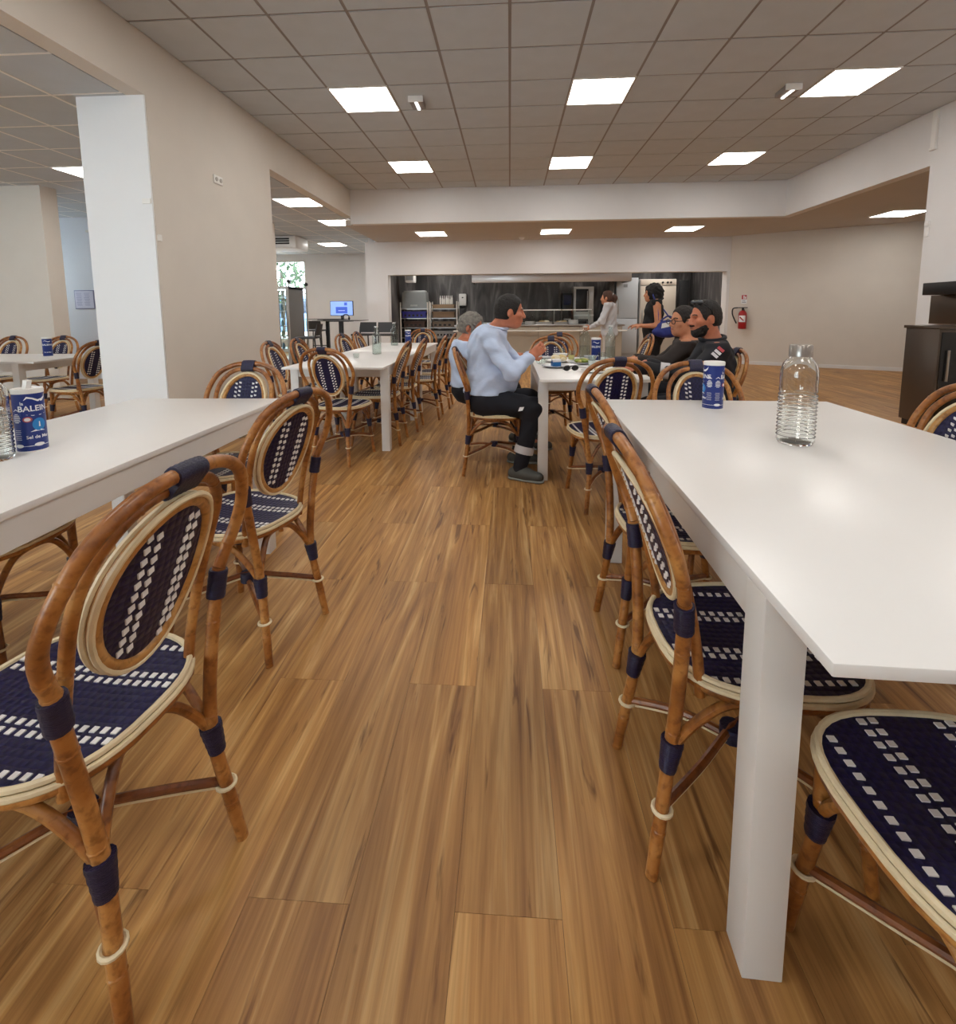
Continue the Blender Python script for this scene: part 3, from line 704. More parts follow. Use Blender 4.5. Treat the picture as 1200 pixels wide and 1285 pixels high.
# ------------------------------------------------------------------ bottles and glassware
CAPM = mat('cap_metal', '#a8a29c', .3, metal=.9)
def ribbed_bottle(label, x, y, z, r=.057, h=.335, lean=0):
    t = thing('water_bottle', label, 'bottle', (x, y, z)); H = h-.035
    prof = [(.0, 0), (r*.9, 0), (r, .012)]; zz = .022
    while zz < H*.56: prof += [(r*.985, zz), (r*1.02, zz+.005), (r*.94, zz+.0105)]; zz += .0125
    prof += [(r*.985, H*.6), (r*.96, H*.66), (r*.985, H*.72), (r*.97, H*.82), (r*.86, H*.9), (r*.62, H*.955), (r*.55, H*.975), (r*.55, H)]
    inner = [(max(a-.004, 0), b+(.006 if i < 3 else 0)) for i, (a, b) in enumerate(prof)]
    G().lathe(prof+inner[::-1], 40, cap=False).build('glass', GLASSB, t)
    lid = G().lathe([(r*.60, H-.006), (r*.60, H+.03), (r*.56, H+.033), (.001, H+.033)], 28).build('cap', CAPM, t)
    return t
q = onz(1004, 558, .75); ribbed_bottle('clear ribbed glass water bottle with metal cap on the right foreground table', q[0], q[1]+.03, .75)
q = onz(-6, 577, .75); ribbed_bottle('clear ribbed glass bottle at the left frame edge beside the salt canister', q[0]-.005, q[1], .75, .052, .29)
def bottle(label, x, y, z=.75, r=.042, h=.3):
    t = thing('glass_bottle', label, 'bottle', (x, y, z))
    prof = [(.0, 0), (r*.95, 0), (r, .01), (r, h*.62), (r*.92, h*.7), (r*.5, h*.82), (r*.36, h*.9), (r*.36, h*.97)]
    G().lathe(prof+[(max(a-.003, 0), b+(.005 if i < 2 else 0)) for i, (a, b) in enumerate(prof)][::-1], 24, cap=False).build('glass', GLASS, t)
    G().lathe([(.0, .006), (r*.9, .006), (r*.94, h*.4), (.0, h*.4)], 20, cap=False).build('water', GLASS, t)
    G().lathe([(r*.42, h*.955), (r*.42, h), (.001, h)], 16).build('stopper', mat('stopper', '#d9d9d6', .3), t)
bottle('clear water bottle on the left back row table', -1.43, 5.2, r=.048, h=.3)
bottle('clear water bottle farther along the left back row table', -1.555, 6.55, r=.05, h=.31)
bottle('clear bottle with greenish drink on the plate laden table', .70, 4.62, r=.05, h=.31)
bottle('tall clear bottle nearest the bearded man on the plate laden table', .90, 4.46, r=.046, h=.32)
def glass(label, x, y, z=.75, r=.033, h=.09, fill=None, grp='drinking glasses'):
    t = thing('drinking_glass', label, 'glass', (x, y, z), 0, grp)
    prof = [(.0, 0), (r*.8, 0), (r*.82, .004), (r, h)]
    G().lathe(prof+[(r-.0025, h), (r*.76, .008), (0, .008)], 20, cap=False).build('tumbler', GLASS, t)
    if fill: G().lathe([(0, .0085), (r*.75, .0085), (r*.88, h*.55), (0, h*.55)], 18, cap=False).build('drink', mat('drink_'+fill, fill, .1), t)
glass('small empty glass lying near the front of the left back row table', -1.515, 4.75, r=.032, h=.045)

# ------------------------------------------------------------------ plates and food on the men's table
PLATE = mat('grey_plate', '#b9bdc0', .25); PLATW = mat('white_plate', '#e8e8e6', .2)
def plate(label, x, y, r=.11, m=PLATE, z=.75, name='plate', cat='plate'):
    t = thing(name, label, cat, (x, y, z), 0, 'plates and dishes on the table')
    G().lathe([(.0, 0), (r*.6, 0), (r*.7, .004), (r, .016), (r*.985, .019), (r*.66, .008), (0, .006)], 28, cap=False).build('dish', m, t)
    return t
def food(label, x, y, z, rad, m, n=7, seed=1, name='food', cat='food', h=.5):
    rnd = random.Random(seed); t = thing(name, label, cat, (x, y, z), 0)
    for k in range(n):
        a = rnd.uniform(0, 2*PI); d = rnd.uniform(0, .7)*rad; s = rad*rnd.uniform(.3, .5)
        G().ball((d*math.cos(a), d*math.sin(a), s*h*.9), (s, s*.9, s*h), 10, 6).build('piece', m[k % len(m)], t)
plate('grey plate with the blue carton, nearest the man in blue', .365, 3.94)
plate('white plate with bread on the men\'s table', .42, 4.36, .12, PLATW)
plate('grey plate with salad in the middle of the men\'s table', .60, 4.20, .11)
def bowl(label, x, y, r=.07, h=.05, m=PLATW):
    t = thing('bowl', label, 'bowl', (x, y, .75), 0, 'bowls on the men\'s table')
    G().lathe([(0, 0), (r*.5, 0), (r*.8, h*.45), (r, h), (r*.96, h), (r*.75, h*.5), (r*.45, .006), (0, .006)], 24, cap=False).build('dish', m, t)
bowl('small glass bowl beside the bread plate', .27, 4.2, .06, .05, GLASS)
bowl('white bowl with dip at the far end of the men\'s table', .47, 4.60, .07, .055)
bowl('grey bowl beside the tall clear bottle', .72, 4.42, .06, .05, PLATE)

plate('white plate in front of the bearded man', .64, 3.62, .12, PLATW)
plate('white side plate beyond the glasses on the men\'s table', .83, 4.22, .1, PLATW)
plate('grey plate at the far corner near the grey haired man', .33, 4.66, .1, PLATE)
t = thing('carton', 'small blue and white carton standing on the grey plate', 'carton', (.37, 3.94, .759), .3)
B((-.035, -.024, 0), (.035, .024, .05), .003).build('box', mat('carton_blue', '#1f6fb5', .4), t); B((-.035, -.0255, .035), (.035, .0255, .058), .003).build('lid', PWHITE, t)
food('white bread pieces on the white plate', .42, 4.36, .762, .08, [mat('bread', '#e9dfc0', .8), mat('bread2', '#d9c48e', .8)], 7, 2, 'bread', 'bread', .8)
food('small heap of salad on the grey plate', .62, 4.22, .762, .075, [mat('salad', '#8d9a45', .7), mat('salad2', '#c9c27a', .7)], 9, 3, 'salad', 'salad')
food('leftover food on the white plate by the bearded man', .64, 3.62, .762, .06, [mat('meat', '#8a5a34', .6), mat('sauce', '#d7b37c', .6)], 6, 4, 'leftovers', 'food')
glass('drinking glass with yellow juice beside the salad plate', .56, 4.5, fill='#d8cf8a', grp='glasses on the men\'s table')
glass('drinking glass of water near the bearded man\'s sleeve', .66, 3.98, fill='#dfe6e6', grp='glasses on the men\'s table')
glass('drinking glass beside the tall clear bottle', .80, 4.32, grp='glasses on the men\'s table')
glass('drinking glass near the grey haired man', .5, 4.72, grp='glasses on the men\'s table')
t = thing('sunglasses', 'folded dark sunglasses lying on the near corner of the men\'s table', 'sunglasses', (.46, 3.70, .75), .35)
for s in (-1, 1):
    G().ball((s*.034, 0, .022), (.029, .006, .021), 14, 8).build('lens', BLACK, t)
    G().tube([(s*.06, 0, .03), (s*.066, .02, .026), (s*.03, .07, .006), (-s*.02, .075, .004)], .003, 6).build('temple', BLACK, t)
G().tube([(-.008, 0, .028), (0, -.002, .031), (.008, 0, .028)], .003, 6).build('bridge', BLACK, t)
t = thing('napkin', 'crumpled white paper napkin between the plates', 'napkin', (.5, 4.06, .751), .4)
G().add([(x, y, .006+.01*math.sin(30*x+1)*math.cos(24*y)) for x in np.linspace(-.07, .07, 8) for y in np.linspace(-.05, .05, 7)],
        [(i*7+j, (i+1)*7+j, (i+1)*7+j+1, i*7+j+1) for i in range(7) for j in range(6)]).build('sheet', PWHITE, t)
t = thing('knife', 'steel knife resting beside the grey plate', 'cutlery', (.52, 3.93, .752), 1.0)
B((-.004, -.1, 0), (.004, .0, .004), .001).build('handle', STEEL, t); B((-.007, 0, .001), (.006, .1, .003)).build('blade', STEEL, t)

# ------------------------------------------------------------------ kitchen behind the opening
def streak_mat(name, a, b, c, sc):
    m = bpy.data.materials.new(name); m.use_nodes = True; nt = m.node_tree; N = nt.nodes; L = nt.links; bb = N['Principled BSDF']
    tc = N.new('ShaderNodeTexCoord'); mp = N.new('ShaderNodeMapping'); mp.inputs['Scale'].default_value = sc; L.new(tc.outputs['Object'], mp.inputs[0])
    n = N.new('ShaderNodeTexNoise'); n.inputs['Scale'].default_value = 1; n.inputs['Detail'].default_value = 6; n.inputs['Distortion'].default_value = 1.6; L.new(mp.outputs[0], n.inputs['Vector'])
    r = N.new('ShaderNodeValToRGB'); e = r.color_ramp.elements; e[0].position = .32; e[0].color = lin(a); e[1].position = .72; e[1].color = lin(c); x = e.new(.52); x.color = lin(b)
    L.new(n.outputs['Fac'], r.inputs[0]); L.new(r.outputs[0], bb.inputs['Base Color']); bb.inputs['Roughness'].default_value = .45
    return m
MARB = streak_mat('dark_streaked_panel', '#3a3838', '#565352', '#8b8786', (3.2, 3.2, .7))
kb = B((-3.2, 13.62, 0), (5.0, 13.8, 2.6)).build('wall_kitchen_back', DGREY); struct(kb, 'dark streaked panel wall at the back of the kitchen', 'wall')
for k in range(9): B((-3.18+k*.9, 13.6, .0), (-3.18+k*.9+.892, 13.62, 2.58)).build('panel', MARB, kb)
ks = B((-2.95, 11.65, 0), (-2.85, 13.62, 2.6)).build('wall_kitchen_side_left', DGREY); struct(ks, 'dark panelled left side wall inside the kitchen', 'wall')
for k in range(2): B((-2.85, 11.66+k*.98, 0), (-2.83, 11.66+k*.98+.972, 2.58)).build('panel', MARB, ks)
ks = B((4.83, 11.65, 0), (4.93, 13.62, 2.6)).build('wall_kitchen_side_right', DGREY); struct(ks, 'dark panelled right side wall inside the kitchen', 'wall')
for k in range(2): B((4.81, 11.66+k*.98, 0), (4.83, 11.66+k*.98+.972, 2.58)).build('panel', MARB, ks)
struct(B((-3.2, 11.65, 2.6), (5.0, 13.8, 2.7)).build('ceiling_kitchen', WALLW), 'white ceiling inside the kitchen', 'ceiling')
for x in (-1.9, 3.8): panel(x, 12.3, 2.585, 'unseen glowing panel added to the kitchen ceiling for light', 'added kitchen light panels')  # unseen panels added to light the kitchen
# hood
t = thing('extractor_hood', 'long stainless extractor hood across the kitchen', 'hood', (.97, 11.9, 1.88))
B((-1.88, 0, .0), (1.89, .02, .24), .004).build('front_panel', mat('hood_steel', '#e2dedc', .3, metal=.55), t); B((-1.88, .02, .2), (1.89, .93, .24)).build('top_panel', STEEL, t)
for s in (-1.88, 1.87): B((s, .02, 0), (s+.02, .93, .2)).build('side_panel', STEEL, t)
for k in range(5): B((-1.8+k*.73, .5, .05), (-1.8+k*.73+.69, .9, .09)).build('filter', DGREY, t)
B((-1.8, .05, .1), (1.8, .48, .14)).build('inner_tray', DGREY, t)
for k in (-1, 1): B((k*.9-.3, .6, .1), (k*.9+.3, .7, .13)).build('hood_lamp', mat('hood_glow', '#ffffff', .5, emit='#fff4e4', estr=10), t)
# counter
CNT = mat('counter_panel', '#b4a896', .5, noise=.08, nscale=3)
t = thing('serving_counter', 'pale serving counter with steel tray rail in the kitchen opening', 'counter', (.6, 12.0, 0))
for k in range(4): B((-1.9+k*1.0, 0, .1), (-1.9+k*1.0+.985, .03, .82)).build('front_panel', CNT, t)
B((-1.9, .03, .0), (2.1, .7, .82)).build('body', mat('counter_body', '#8b8378', .6), t); B((-1.95, -.03, .83), (2.15, .75, .87), .004).build('worktop', STEEL, t)
for k in range(3): G().tube([(-1.95, -.1-.08*k, .73), (2.15, -.1-.08*k, .73)], .014, 8).build('rail', mat('rail_white', '#e5e2dc', .3), t)
for x in (-1.5, -.2, 1.1, 2.0): B((x-.015, -.28, .69), (x+.015, 0, .715)).build('bracket', STEEL, t)
t = thing('sneeze_guard', 'glass food guard with white top shelf on the counter', 'guard', (.6, 12.35, .87))
for x in (-.6, .5, 1.35): G().tube([(x, 0, 0), (x, 0, .34)], .012, 8).build('post', STEEL, t)
B((-.65, -.16, .34), (1.4, .16, .365), .004).build('shelf', PLW, t); B((-.62, -.15, .08), (1.38, -.144, .34)).build('pane', GLASS, t)
def stack(label, x, y, z, r, n, name='plate_stack'):
    t = thing(name, label, 'plates', (x, y, z), 0, 'dishes on the kitchen counter')
    for k in range(n): G().lathe([(.0, 0), (r*.6, 0), (r, .014), (r*.97, .017), (0, .006)], 18, (0, 0, .009*k), cap=False).build('plate', PLATW, t)
stack('stack of white plates at the left end of the food guard', .5, 12.22, .87, .13, 8)
stack('stack of white plates right of the middle of the counter', 1.55, 12.2, .87, .13, 12)
stack('low stack of white plates on the counter near the woman in grey', 2.1, 12.15, .87, .12, 5)
for k, (x, lb) in enumerate(((.85, 'left'), (1.3, 'right'))):
    t = thing('serving_tray', 'shallow steel serving tray on the counter, %s of the two' % lb, 'tray', (x, 12.5, .87), 0, 'serving trays on the counter')
    B((-.2, -.14, 0), (.2, .14, .012), .003).build('base', STEEL, t); g = G()
    for a in ((-.21, -.15, -.2, .15), (.2, -.15, .21, .15), (-.21, -.15, .21, -.14), (-.21, .14, .21, .15)): g.box((a[0], a[1], .0), (a[2], a[3], .06))
    g.build('rim', STEEL, t)
    food('bread rolls heaped on the %s serving tray' % lb, x, 12.5, .884, .16, [mat('roll', '#d8b98a', .7), mat('roll2', '#f0e4cf', .7)], 10, 5+k, 'bread_rolls', 'bread', .6)
# shelving racks
def rack(label, x, y, w_, d, h, levels):
    t = thing('shelving_rack', label, 'rack', (x, y, 0), 0, 'steel shelving racks in the kitchen')
    for sx in (-1, 1):
        for sy in (-1, 1): G().tube([(sx*w_/2, sy*d/2, 0), (sx*w_/2, sy*d/2, h)], .017, 8).build('post', mat('rack_white', '#d7d3cc', .35), t)
    for z in levels:
        sh = B((-w_/2, -d/2, z), (w_/2, d/2, z+.02)).build('shelf', STEEL, t)
    return t
R1, R2 = (-2.44, 12.75), (-1.69, 12.75); LV = (.25, .52, .78, 1.02, 1.26)
rack('steel kitchen rack on the left carrying grey bins and a blue crate', *R1, .70, .5, 1.44, LV)
rack('steel kitchen rack on the right carrying trays and boxes', *R2, .70, .5, 1.46, LV)
def crate(name, label, x, y, z, w_, d, h, m, cat='crate', holes_=0):
    t = thing(name, label, cat, (x, y, z)); th = .012
    B((-w_/2, -d/2, 0), (w_/2, d/2, th)).build('base', m, t)
    for a, b in (((-w_/2, -d/2), (w_/2, -d/2+th)), ((-w_/2, d/2-th), (w_/2, d/2)), ((-w_/2, -d/2), (-w_/2+th, d/2)), ((w_/2-th, -d/2), (w_/2, d/2))):
        B((a[0], a[1], 0), (b[0], b[1], h)).build('side', m, t)
    g = G()
    for a, b in (((-w_/2-.012, -d/2-.012), (w_/2+.012, -d/2)), ((-w_/2-.012, d/2), (w_/2+.012, d/2+.012)), ((-w_/2-.012, -d/2), (-w_/2, d/2)), ((w_/2, -d/2), (w_/2+.012, d/2))):
        g.box((a[0], a[1], h-.03), (b[0], b[1], h))
    g.build('rim', m, t)
    for k in range(holes_): B((-w_/2+.05+k*(w_-.1)/holes_, -d/2-.004, h*.25), (-w_/2+.05+(k+.55)*(w_-.1)/holes_, -d/2+.002, h*.55)).build('slot', BLACK, t)
GREYB = mat('grey_bin', '#8c9293', .5)
t = thing('storage_bin', 'large upturned grey bin on top of the left rack', 'bin', (-2.44, 12.75, 1.28))
g = G(); g.add([(-.32, -.22, 0), (.32, -.22, 0), (.32, .22, 0), (-.32, .22, 0), (-.3, -.21, .42), (.3, -.21, .42), (.3, .21, .42), (-.3, .21, .42)], [(3, 2, 1, 0), (4, 5, 6, 7), (0, 1, 5, 4), (1, 2, 6, 5), (2, 3, 7, 6), (3, 0, 4, 7)]); g.build('shell', GREYB, t)
B((-.335, -.225, 0), (.335, .225, .04), .004).build('rim', GREYB, t); B((-.27, -.18, .42), (.27, .18, .46), .008).build('base_lip', mat('bin_light', '#b3b7b6', .5), t); B((-.09, -.262, .06), (.09, -.25, .1), .003).build('handle', mat('bin_light', '#b3b7b6', .5), t)
crate('plastic_crate', 'blue plastic crate on the left rack below the grey bin', -2.44, 12.73, 1.04, .62, .42, .17, mat('crate_blue', '#2c2a86', .5), 'crate', 5)
crate('plastic_crate', 'brown box of kitchenware on the left rack, second shelf', -2.44, 12.73, .80, .55, .4, .16, mat('box_brown', '#4a372f', .7), 'crate', 4)
crate('plastic_crate', 'dark crate on the left rack, third shelf', -2.44, 12.73, .54, .6, .4, .16, mat('crate_dark', '#2f2b2e', .6), 'crate', 5)
crate('cardboard_box', 'tan cardboard box on the right rack top shelf', -1.69, 12.73, 1.28, .55, .42, .1, mat('card', '#a08a70', .8), 'box')
crate('cardboard_box', 'brown cardboard box on the right rack, second shelf', -1.69, 12.73, 1.04, .56, .4, .16, mat('card2', '#7c6650', .8), 'box', 0)
crate('plastic_crate', 'taupe crate on the right rack, third shelf', -1.69, 12.73, .80, .58, .4, .15, mat('card3', '#6a5d50', .7), 'crate', 4)
crate('plastic_crate', 'grey slotted crate on the right rack, fourth shelf', -1.69, 12.73, .54, .6, .42, .17, MGREY, 'crate', 6)
for k in range(7):
    x = -1.80+k*.05
    G().lathe([(.018, 0), (.02, .02), (.02, .15-.02*(k % 3)), (.009, .19-.02*(k % 3)), (.009, .22)], 10).build('x', PLW)
    o = bpy.data.objects['x']; o.name = 'plastic_bottle'; o.location = (x, 12.81+.03*(k % 2), 1.3925); o.data.name = 'plastic_bottle'
    tag(o, 'small pale bottle in the row on top of the right rack', 'bottle', 'small pale bottles on the right rack')
t = thing('paper_dispenser', 'white paper dispenser on the dark kitchen wall beside the rack', 'dispenser', (-1.28, 13.6, 1.36))
B((-.1, -.16, 0), (.1, 0, .32), .02).build('housing', PLW, t); B((-.08, -.165, -.05), (.08, -.02, 0), .004).build('outlet', BLACK, t); B((-.02, -.166, .2), (.02, -.158, .23)).build('window', BLACK, t)
t = thing('wall_speaker', 'white box unit high in the left kitchen corner', 'fixture', (-2.5, 12.4, 1.93))
B((-.1, -.15, .0), (.12, .15, .65), .01).build('housing', PLW, t); B((-.08, -.16, .05), (.1, -.15, .2)).build('grille', MGREY, t)
# oven tower, fridges
t = thing('oven_tower', 'white framed oven tower with black doors behind the woman in grey', 'oven', (1.93, 13.1, 0))
B((-.26, 0, 0), (.26, .48, 1.82), .006).build('body', mat('oven_white', '#cfcac4', .35), t)
for z0, z1 in ((1.18, 1.76), (.72, .98)):
    d = B((-.2, -.02, z0), (.12, 0, z1), .004).build('door', BLACK, t); G().tube([(.09, -.05, z0+.05), (.09, -.05, z1-.05)], .01, 8).build('handle', STEEL, d)
B((-.26, -.03, 1.06), (.26, 0, 1.1)).build('control_rail', PLW, t); B((.15, -.015, 1.2), (.24, 0, 1.7)).build('control_panel', STEEL, t)
t = thing('coffee_machine', 'black coffee machine on the kitchen counter behind the food guard', 'machine', (1.5, 13.2, .9))
B((-.13, -.2, 0), (.13, .2, .75), .01).build('body', BLACK, t); B((-.1, -.21, .45), (.1, -.2, .7)).build('screen', mat('dark_screen', '#1c2340', .1), t); B((-.09, -.24, .05), (.09, -.2, .1)).build('drip_tray', STEEL, t)
t = thing('work_bench', 'steel work bench along the back of the kitchen', 'bench', (.5, 13.25, 0))
B((-1.9, -.33, .86), (1.05, .33, .9), .003).build('top', STEEL, t); B((-1.85, -.3, .2), (1.0, .3, .23)).build('shelf', STEEL, t)
for x in (-1.85, -.4, 1.0):
    for y in (-.29, .29): G().tube([(x, y, 0), (x, y, .86)], .02, 8).build('leg', STEEL, t)
B((.75, -.33, 0), (1.08, .33, .86)).build('cabinet', STEEL, t)
FRG = mat('fridge_grey', '#c9c7c3', .4, metal=.2)
t = thing('tall_fridge', 'tall pale blue grey fridge behind the woman with the bag', 'fridge', (2.98, 12.85, 0))
B((-.28, 0, .0), (.28, .7, 2.02), .01).build('body', mat('fridge_blue', '#c3c8cc', .35), t)
d = B((-.27, -.04, 1.0), (.27, 0, 2.0), .008).build('door', mat('fridge_blue', '#c3c8cc', .35), t); B((-.24, -.07, 1.1), (-.21, -.04, 1.5), .004).build('handle', STEEL, d); B((-.1, -.045, 1.78), (0, -.04, 1.86)).build('badge', MGREY, d)
d = B((-.27, -.04, .1), (.27, 0, .98), .008).build('door', mat('fridge_blue', '#c3c8cc', .35), t); B((-.24, -.07, .5), (-.21, -.04, .9), .004).build('handle', STEEL, d)
t = thing('cold_cabinet', 'wide beige metal cold cabinet with black knobs on the right of the kitchen', 'fridge', (3.75, 12.85, 0))
B((-.45, 0, .0), (.45, .7, 1.98), .01).build('body', FRG, t)
d = B((-.44, -.04, .1), (.44, 0, 1.8), .008).build('door', mat('cabinet_beige', '#d0c5b6', .45), t); B((-.4, -.07, .8), (-.37, -.04, 1.2), .004).build('handle', STEEL, d)
B((-.44, -.04, 1.82), (.44, 0, 1.97), .006).build('control_panel', mat('cabinet_beige', '#d0c5b6', .45), t)
for k in (.1, .22, .3): G().lathe([(.025, 0), (.025, .03), (.001, .03)], 12).xf(Matrix.Translation((k, -.04, 1.89)) @ Matrix.Rotation(PI/2, 4, 'X')).build('knob', BLACK, t)
t = thing('partition_post', 'dark grey partition post between oven tower and fridge', 'post', (2.58, 12.7, 0))
B((-.07, 0, 0), (.05, .5, 2.0), .004).build('panel', mat('post_grey', '#6a6866', .4, metal=.5), t); B((-.09, -.01, .93), (.07, 0, .97)).build('bracket', BLACK, t)
t = thing('door_panel', 'dark open door beside the beige cold cabinet', 'door', (4.45, 13.0, 0))
B((-.12, 0, 0), (.12, .05, 1.95), .004).build('leaf', mat('door_dark', '#232426', .5), t); B((-.1, -.03, 1.0), (-.06, 0, 1.12), .004).build('handle', STEEL, t)
t = thing('paper_sheet', 'white paper sheet pinned on the dark right kitchen wall', 'paper', (4.65, 13.6, 1.55))
B((-.07, -.006, 0), (.07, -.001, .22)).build('sheet', PWHITE, t); B((-.01, -.01, .2), (.01, -.006, .215)).build('pin', MGREY, t)

# ------------------------------------------------------------------ right steel station, extinguisher
t = thing('drinks_station', 'dark steel service station against the right wall', 'station', (4.42, 5.2, 0))
B((-.32, -.23, .06), (.32, .17, 1.0), .004).build('cabinet', STEELD, t); B((-.335, -.245, 1.0), (.325, .185, 1.03), .004).build('worktop', STEELD, t)
d = B((-.30, -.243, .1), (.30, -.23, .97), .003).build('door', mat('station_black', '#15120f', .25), t); G().tube([(-.25, -.27, .5), (-.25, -.27, .8)], .01, 8).build('handle', STEEL, d)
B((-.3, -.2, 0), (.3, .15, .06)).build('plinth', BLACK, t)
B((.25, -.2, 1.03), (.325, .62, 1.34), .004).build('back_panel', STEELD, t)
B((.06, -.25, 1.34), (.325, .5, 1.47), .006).build('black_shelf', BLACK, t)
for k in range(2): G().lathe([(.02, 0), (.02, .05), (.012, .08), (.012, .1)], 12, (.16, -.1+.2*k, 1.24)).build('tap', STEEL, t)
D = (np.array(SB)-np.array(SA)); D = D/np.linalg.norm(D); NRM = np.array([-D[1], D[0]]); NRM = -NRM
ex = np.array(SA)+D*.30+NRM*.012
RZ = math.atan2(D[1], D[0])
t = thing('fire_extinguisher', 'red fire extinguisher with white label hanging on the slanted wall', 'extinguisher', (ex[0], ex[1], .78), RZ)
RED = mat('extinguisher_red', '#a81d22', .35)
G().lathe([(.0, 0), (.07, .004), (.082, .02), (.082, .33), (.06, .38), (.025, .40)], 22, (0, -.1, 0), cap=False).build('cylinder', RED, t)
G().lathe([(.022, .40), (.022, .45)], 14, (0, -.1, 0)).build('valve', BLACK, t)
B((-.11, -.115, .45), (.09, -.085, .47), .004).build('lever', BLACK, t)
G().tube(catmull([(-.1, -.1, .46), (-.19, -.1, .44), (-.2, -.11, .33), (-.15, -.13, .2), (-.11, -.14, .12)], 5), .014, 8).build('hose', BLACK, t)
g = G(); V, Fc = strip([(x, 0) for x in np.linspace(-.07, .07, 10)], [.14]*10); g.add([(p[0], p[1]-.1, p[2]) for p in wrap(V, .083, -PI/2, .22)], Fc); g.build('label_print', PWHITE, t)
g = G(); V, Fc = strip([(-.05, .04), (.03, -.04)], [.03, .02]); g.add([(p[0], p[1]-.1, p[2]) for p in wrap(V, .0836, -PI/2, .22)], Fc); g.build('label_band', RED, t)
B((-.03, -.03, .3), (.03, 0, .42)).build('bracket', BLACK, t)
t = thing('safety_sign', 'small red and white safety sign above the extinguisher', 'sign', (ex[0], ex[1], 1.33), RZ)
B((-.05, -.006, 0), (.06, -.0005, .19)).build('plate', PWHITE, t)
B((-.045, -.008, .09), (.055, -.006, .185)).build('red_field', RED, t); B((-.01, -.009, .1), (.01, -.008, .17)).build('pictogram', PWHITE, t); B((.02, -.009, .1), (.04, -.008, .15)).build('pictogram', PWHITE, t)
B((-.035, -.008, .02), (.045, -.006, .03)).build('print_line', DGREY, t); B((-.035, -.008, .05), (.03, -.006, .06)).build('print_line', DGREY, t)

# ------------------------------------------------------------------ bar area behind the left pier
def bar_stool(label, x, y, face, m=None):
    t = thing('bar_stool', label, 'stool', (x, y, 0), math.radians(face-90), 'dark plastic bar stools')
    m = m or mat('stool_dark', '#38393c', .5)
    B((-.21, -.2, .70), (.21, .2, .74), .015).build('seat', m, t)
    g = G(); pts = [(-.2, -.2), (-.1, -.225), (0, -.232), (.1, -.225), (.2, -.2)]
    Fq = []; V = []
    for z, dy in ((.76, 0), (.86, -.02), (.98, -.045)):
        for x_, y_ in pts: V.append((x_*(1 if z < .95 else .94), y_+dy, z))
        for x_, y_ in pts: V.append((x_*(1 if z < .95 else .94), y_+dy+.02, z))
    for i in range(2):
        for k in range(4):
            a = i*10+k; Fq += [(a, a+1, a+11, a+10), (a+5+1, a+5, a+15, a+16)]
    for k in range(4): Fq += [(20+k, 21+k, 26+k, 25+k), (k+1, k, k+5, k+6)]
    for i in range(2): Fq += [(i*10, i*10+10, i*10+15, i*10+5), (i*10+4, i*10+9, i*10+19, i*10+14)]
    g.add(V, Fq).build('backrest', m, t)
    for sx in (-1, 1):
        G().tube([(sx*.22, .2, 0), (sx*.18, .17, .7)], .016, 8).build('leg', m, t)
        G().tube([(sx*.22, -.24, 0), (sx*.18, -.18, .7), (sx*.185, -.2, .78)], .016, 8).build('leg', m, t)
    G().tube([(-.2, .185, .3), (.2, .185, .3)], .012, 8).build('footrest', m, t)
    return t
def high_table(label, x, y, a=.45, b=.33, h=1.04):
    t = thing('high_table', label, 'table', (x, y, 0))
    B((-a, -b, h-.015), (a, b, h), .003).build('top', mat('high_top', '#55504c', .35), t); B((-a*.45, -b*.45, h-.03), (a*.45, b*.45, h-.015)).build('mount', BLACK, t)
    B((-.04, -.04, .02), (.04, .04, h-.03), .004).build('pole', BLACK, t); B((-.25, -.22, 0), (.25, .22, .02), .004).build('base', BLACK, t)
q = ony(428, 400, 9.9); HT = (float(q[0]), 9.9)
high_table('dark high table carrying the blue screen', *HT, .48)
high_table('second dark high table behind the grey fridge', HT[0]-1.15, 12.2, .45)
bar_stool('dark bar stool in profile left of the high table pole', HT[0]-.45, 9.28, 185)
bar_stool('dark bar stool right of the high table, nearer the pole', HT[0]+.30, 10.45, 260)
bar_stool('dark bar stool nearest the white kitchen column', HT[0]+.80, 10.35, 275)
bar_stool('dark bar stool seen through the glass fridge', HT[0]-1.75, 13.0, 90)
t = thing('monitor', 'flat computer monitor showing a blue page on the high table', 'monitor', (HT[0], 9.98, 1.04))
B((-.24, -.02, .09), (.24, .02, .39), .005).build('casing', BLACK, t); sc_ = B((-.23, -.023, .10), (.23, -.02, .38)).build('screen', mat('screen_light', '#8fb0ee', .3, emit='#7fa5f2', estr=.5), t)
B((-.12, -.025, .14), (.12, -.0235, .27)).build('blue_window', mat('screen_blue', '#2b4fc0', .3, emit='#2a4fc4', estr=.45), sc_); B((.06, -.025, .3), (.12, -.0235, .36)).build('blue_tile', mat('screen_blue', '#2b4fc0', .3), sc_)
B((-.07, -.0262, .19), (.07, -.0255, .2)).build('text_line', mat('screen_text', '#b9cdf8', .3, emit='#b9cdf8', estr=.4), sc_)
B((-.03, 0, 0), (.03, .03, .1)).build('neck', BLACK, t); B((-.11, -.08, 0), (.11, .08, .012), .004).build('foot', BLACK, t)
t = thing('headset', 'black headset lying in front of the monitor', 'headset', (HT[0]+.14, 9.78, 1.04))
G().tube(catmull([(-.07, 0, .03), (-.06, .01, .09), (0, .015, .12), (.06, .01, .09), (.07, 0, .03)], 4), .01, 8).build('band', BLACK, t)
for s in (-1, 1): G().ball((s*.07, 0, .035), (.02, .035, .035)).build('ear_cup', BLACK, t)
t = thing('keyboard', 'black keyboard on the high table', 'keyboard', (HT[0]-.12, 9.75, 1.04)); B((-.18, -.06, 0), (.14, .06, .018), .004).build('body', BLACK, t)
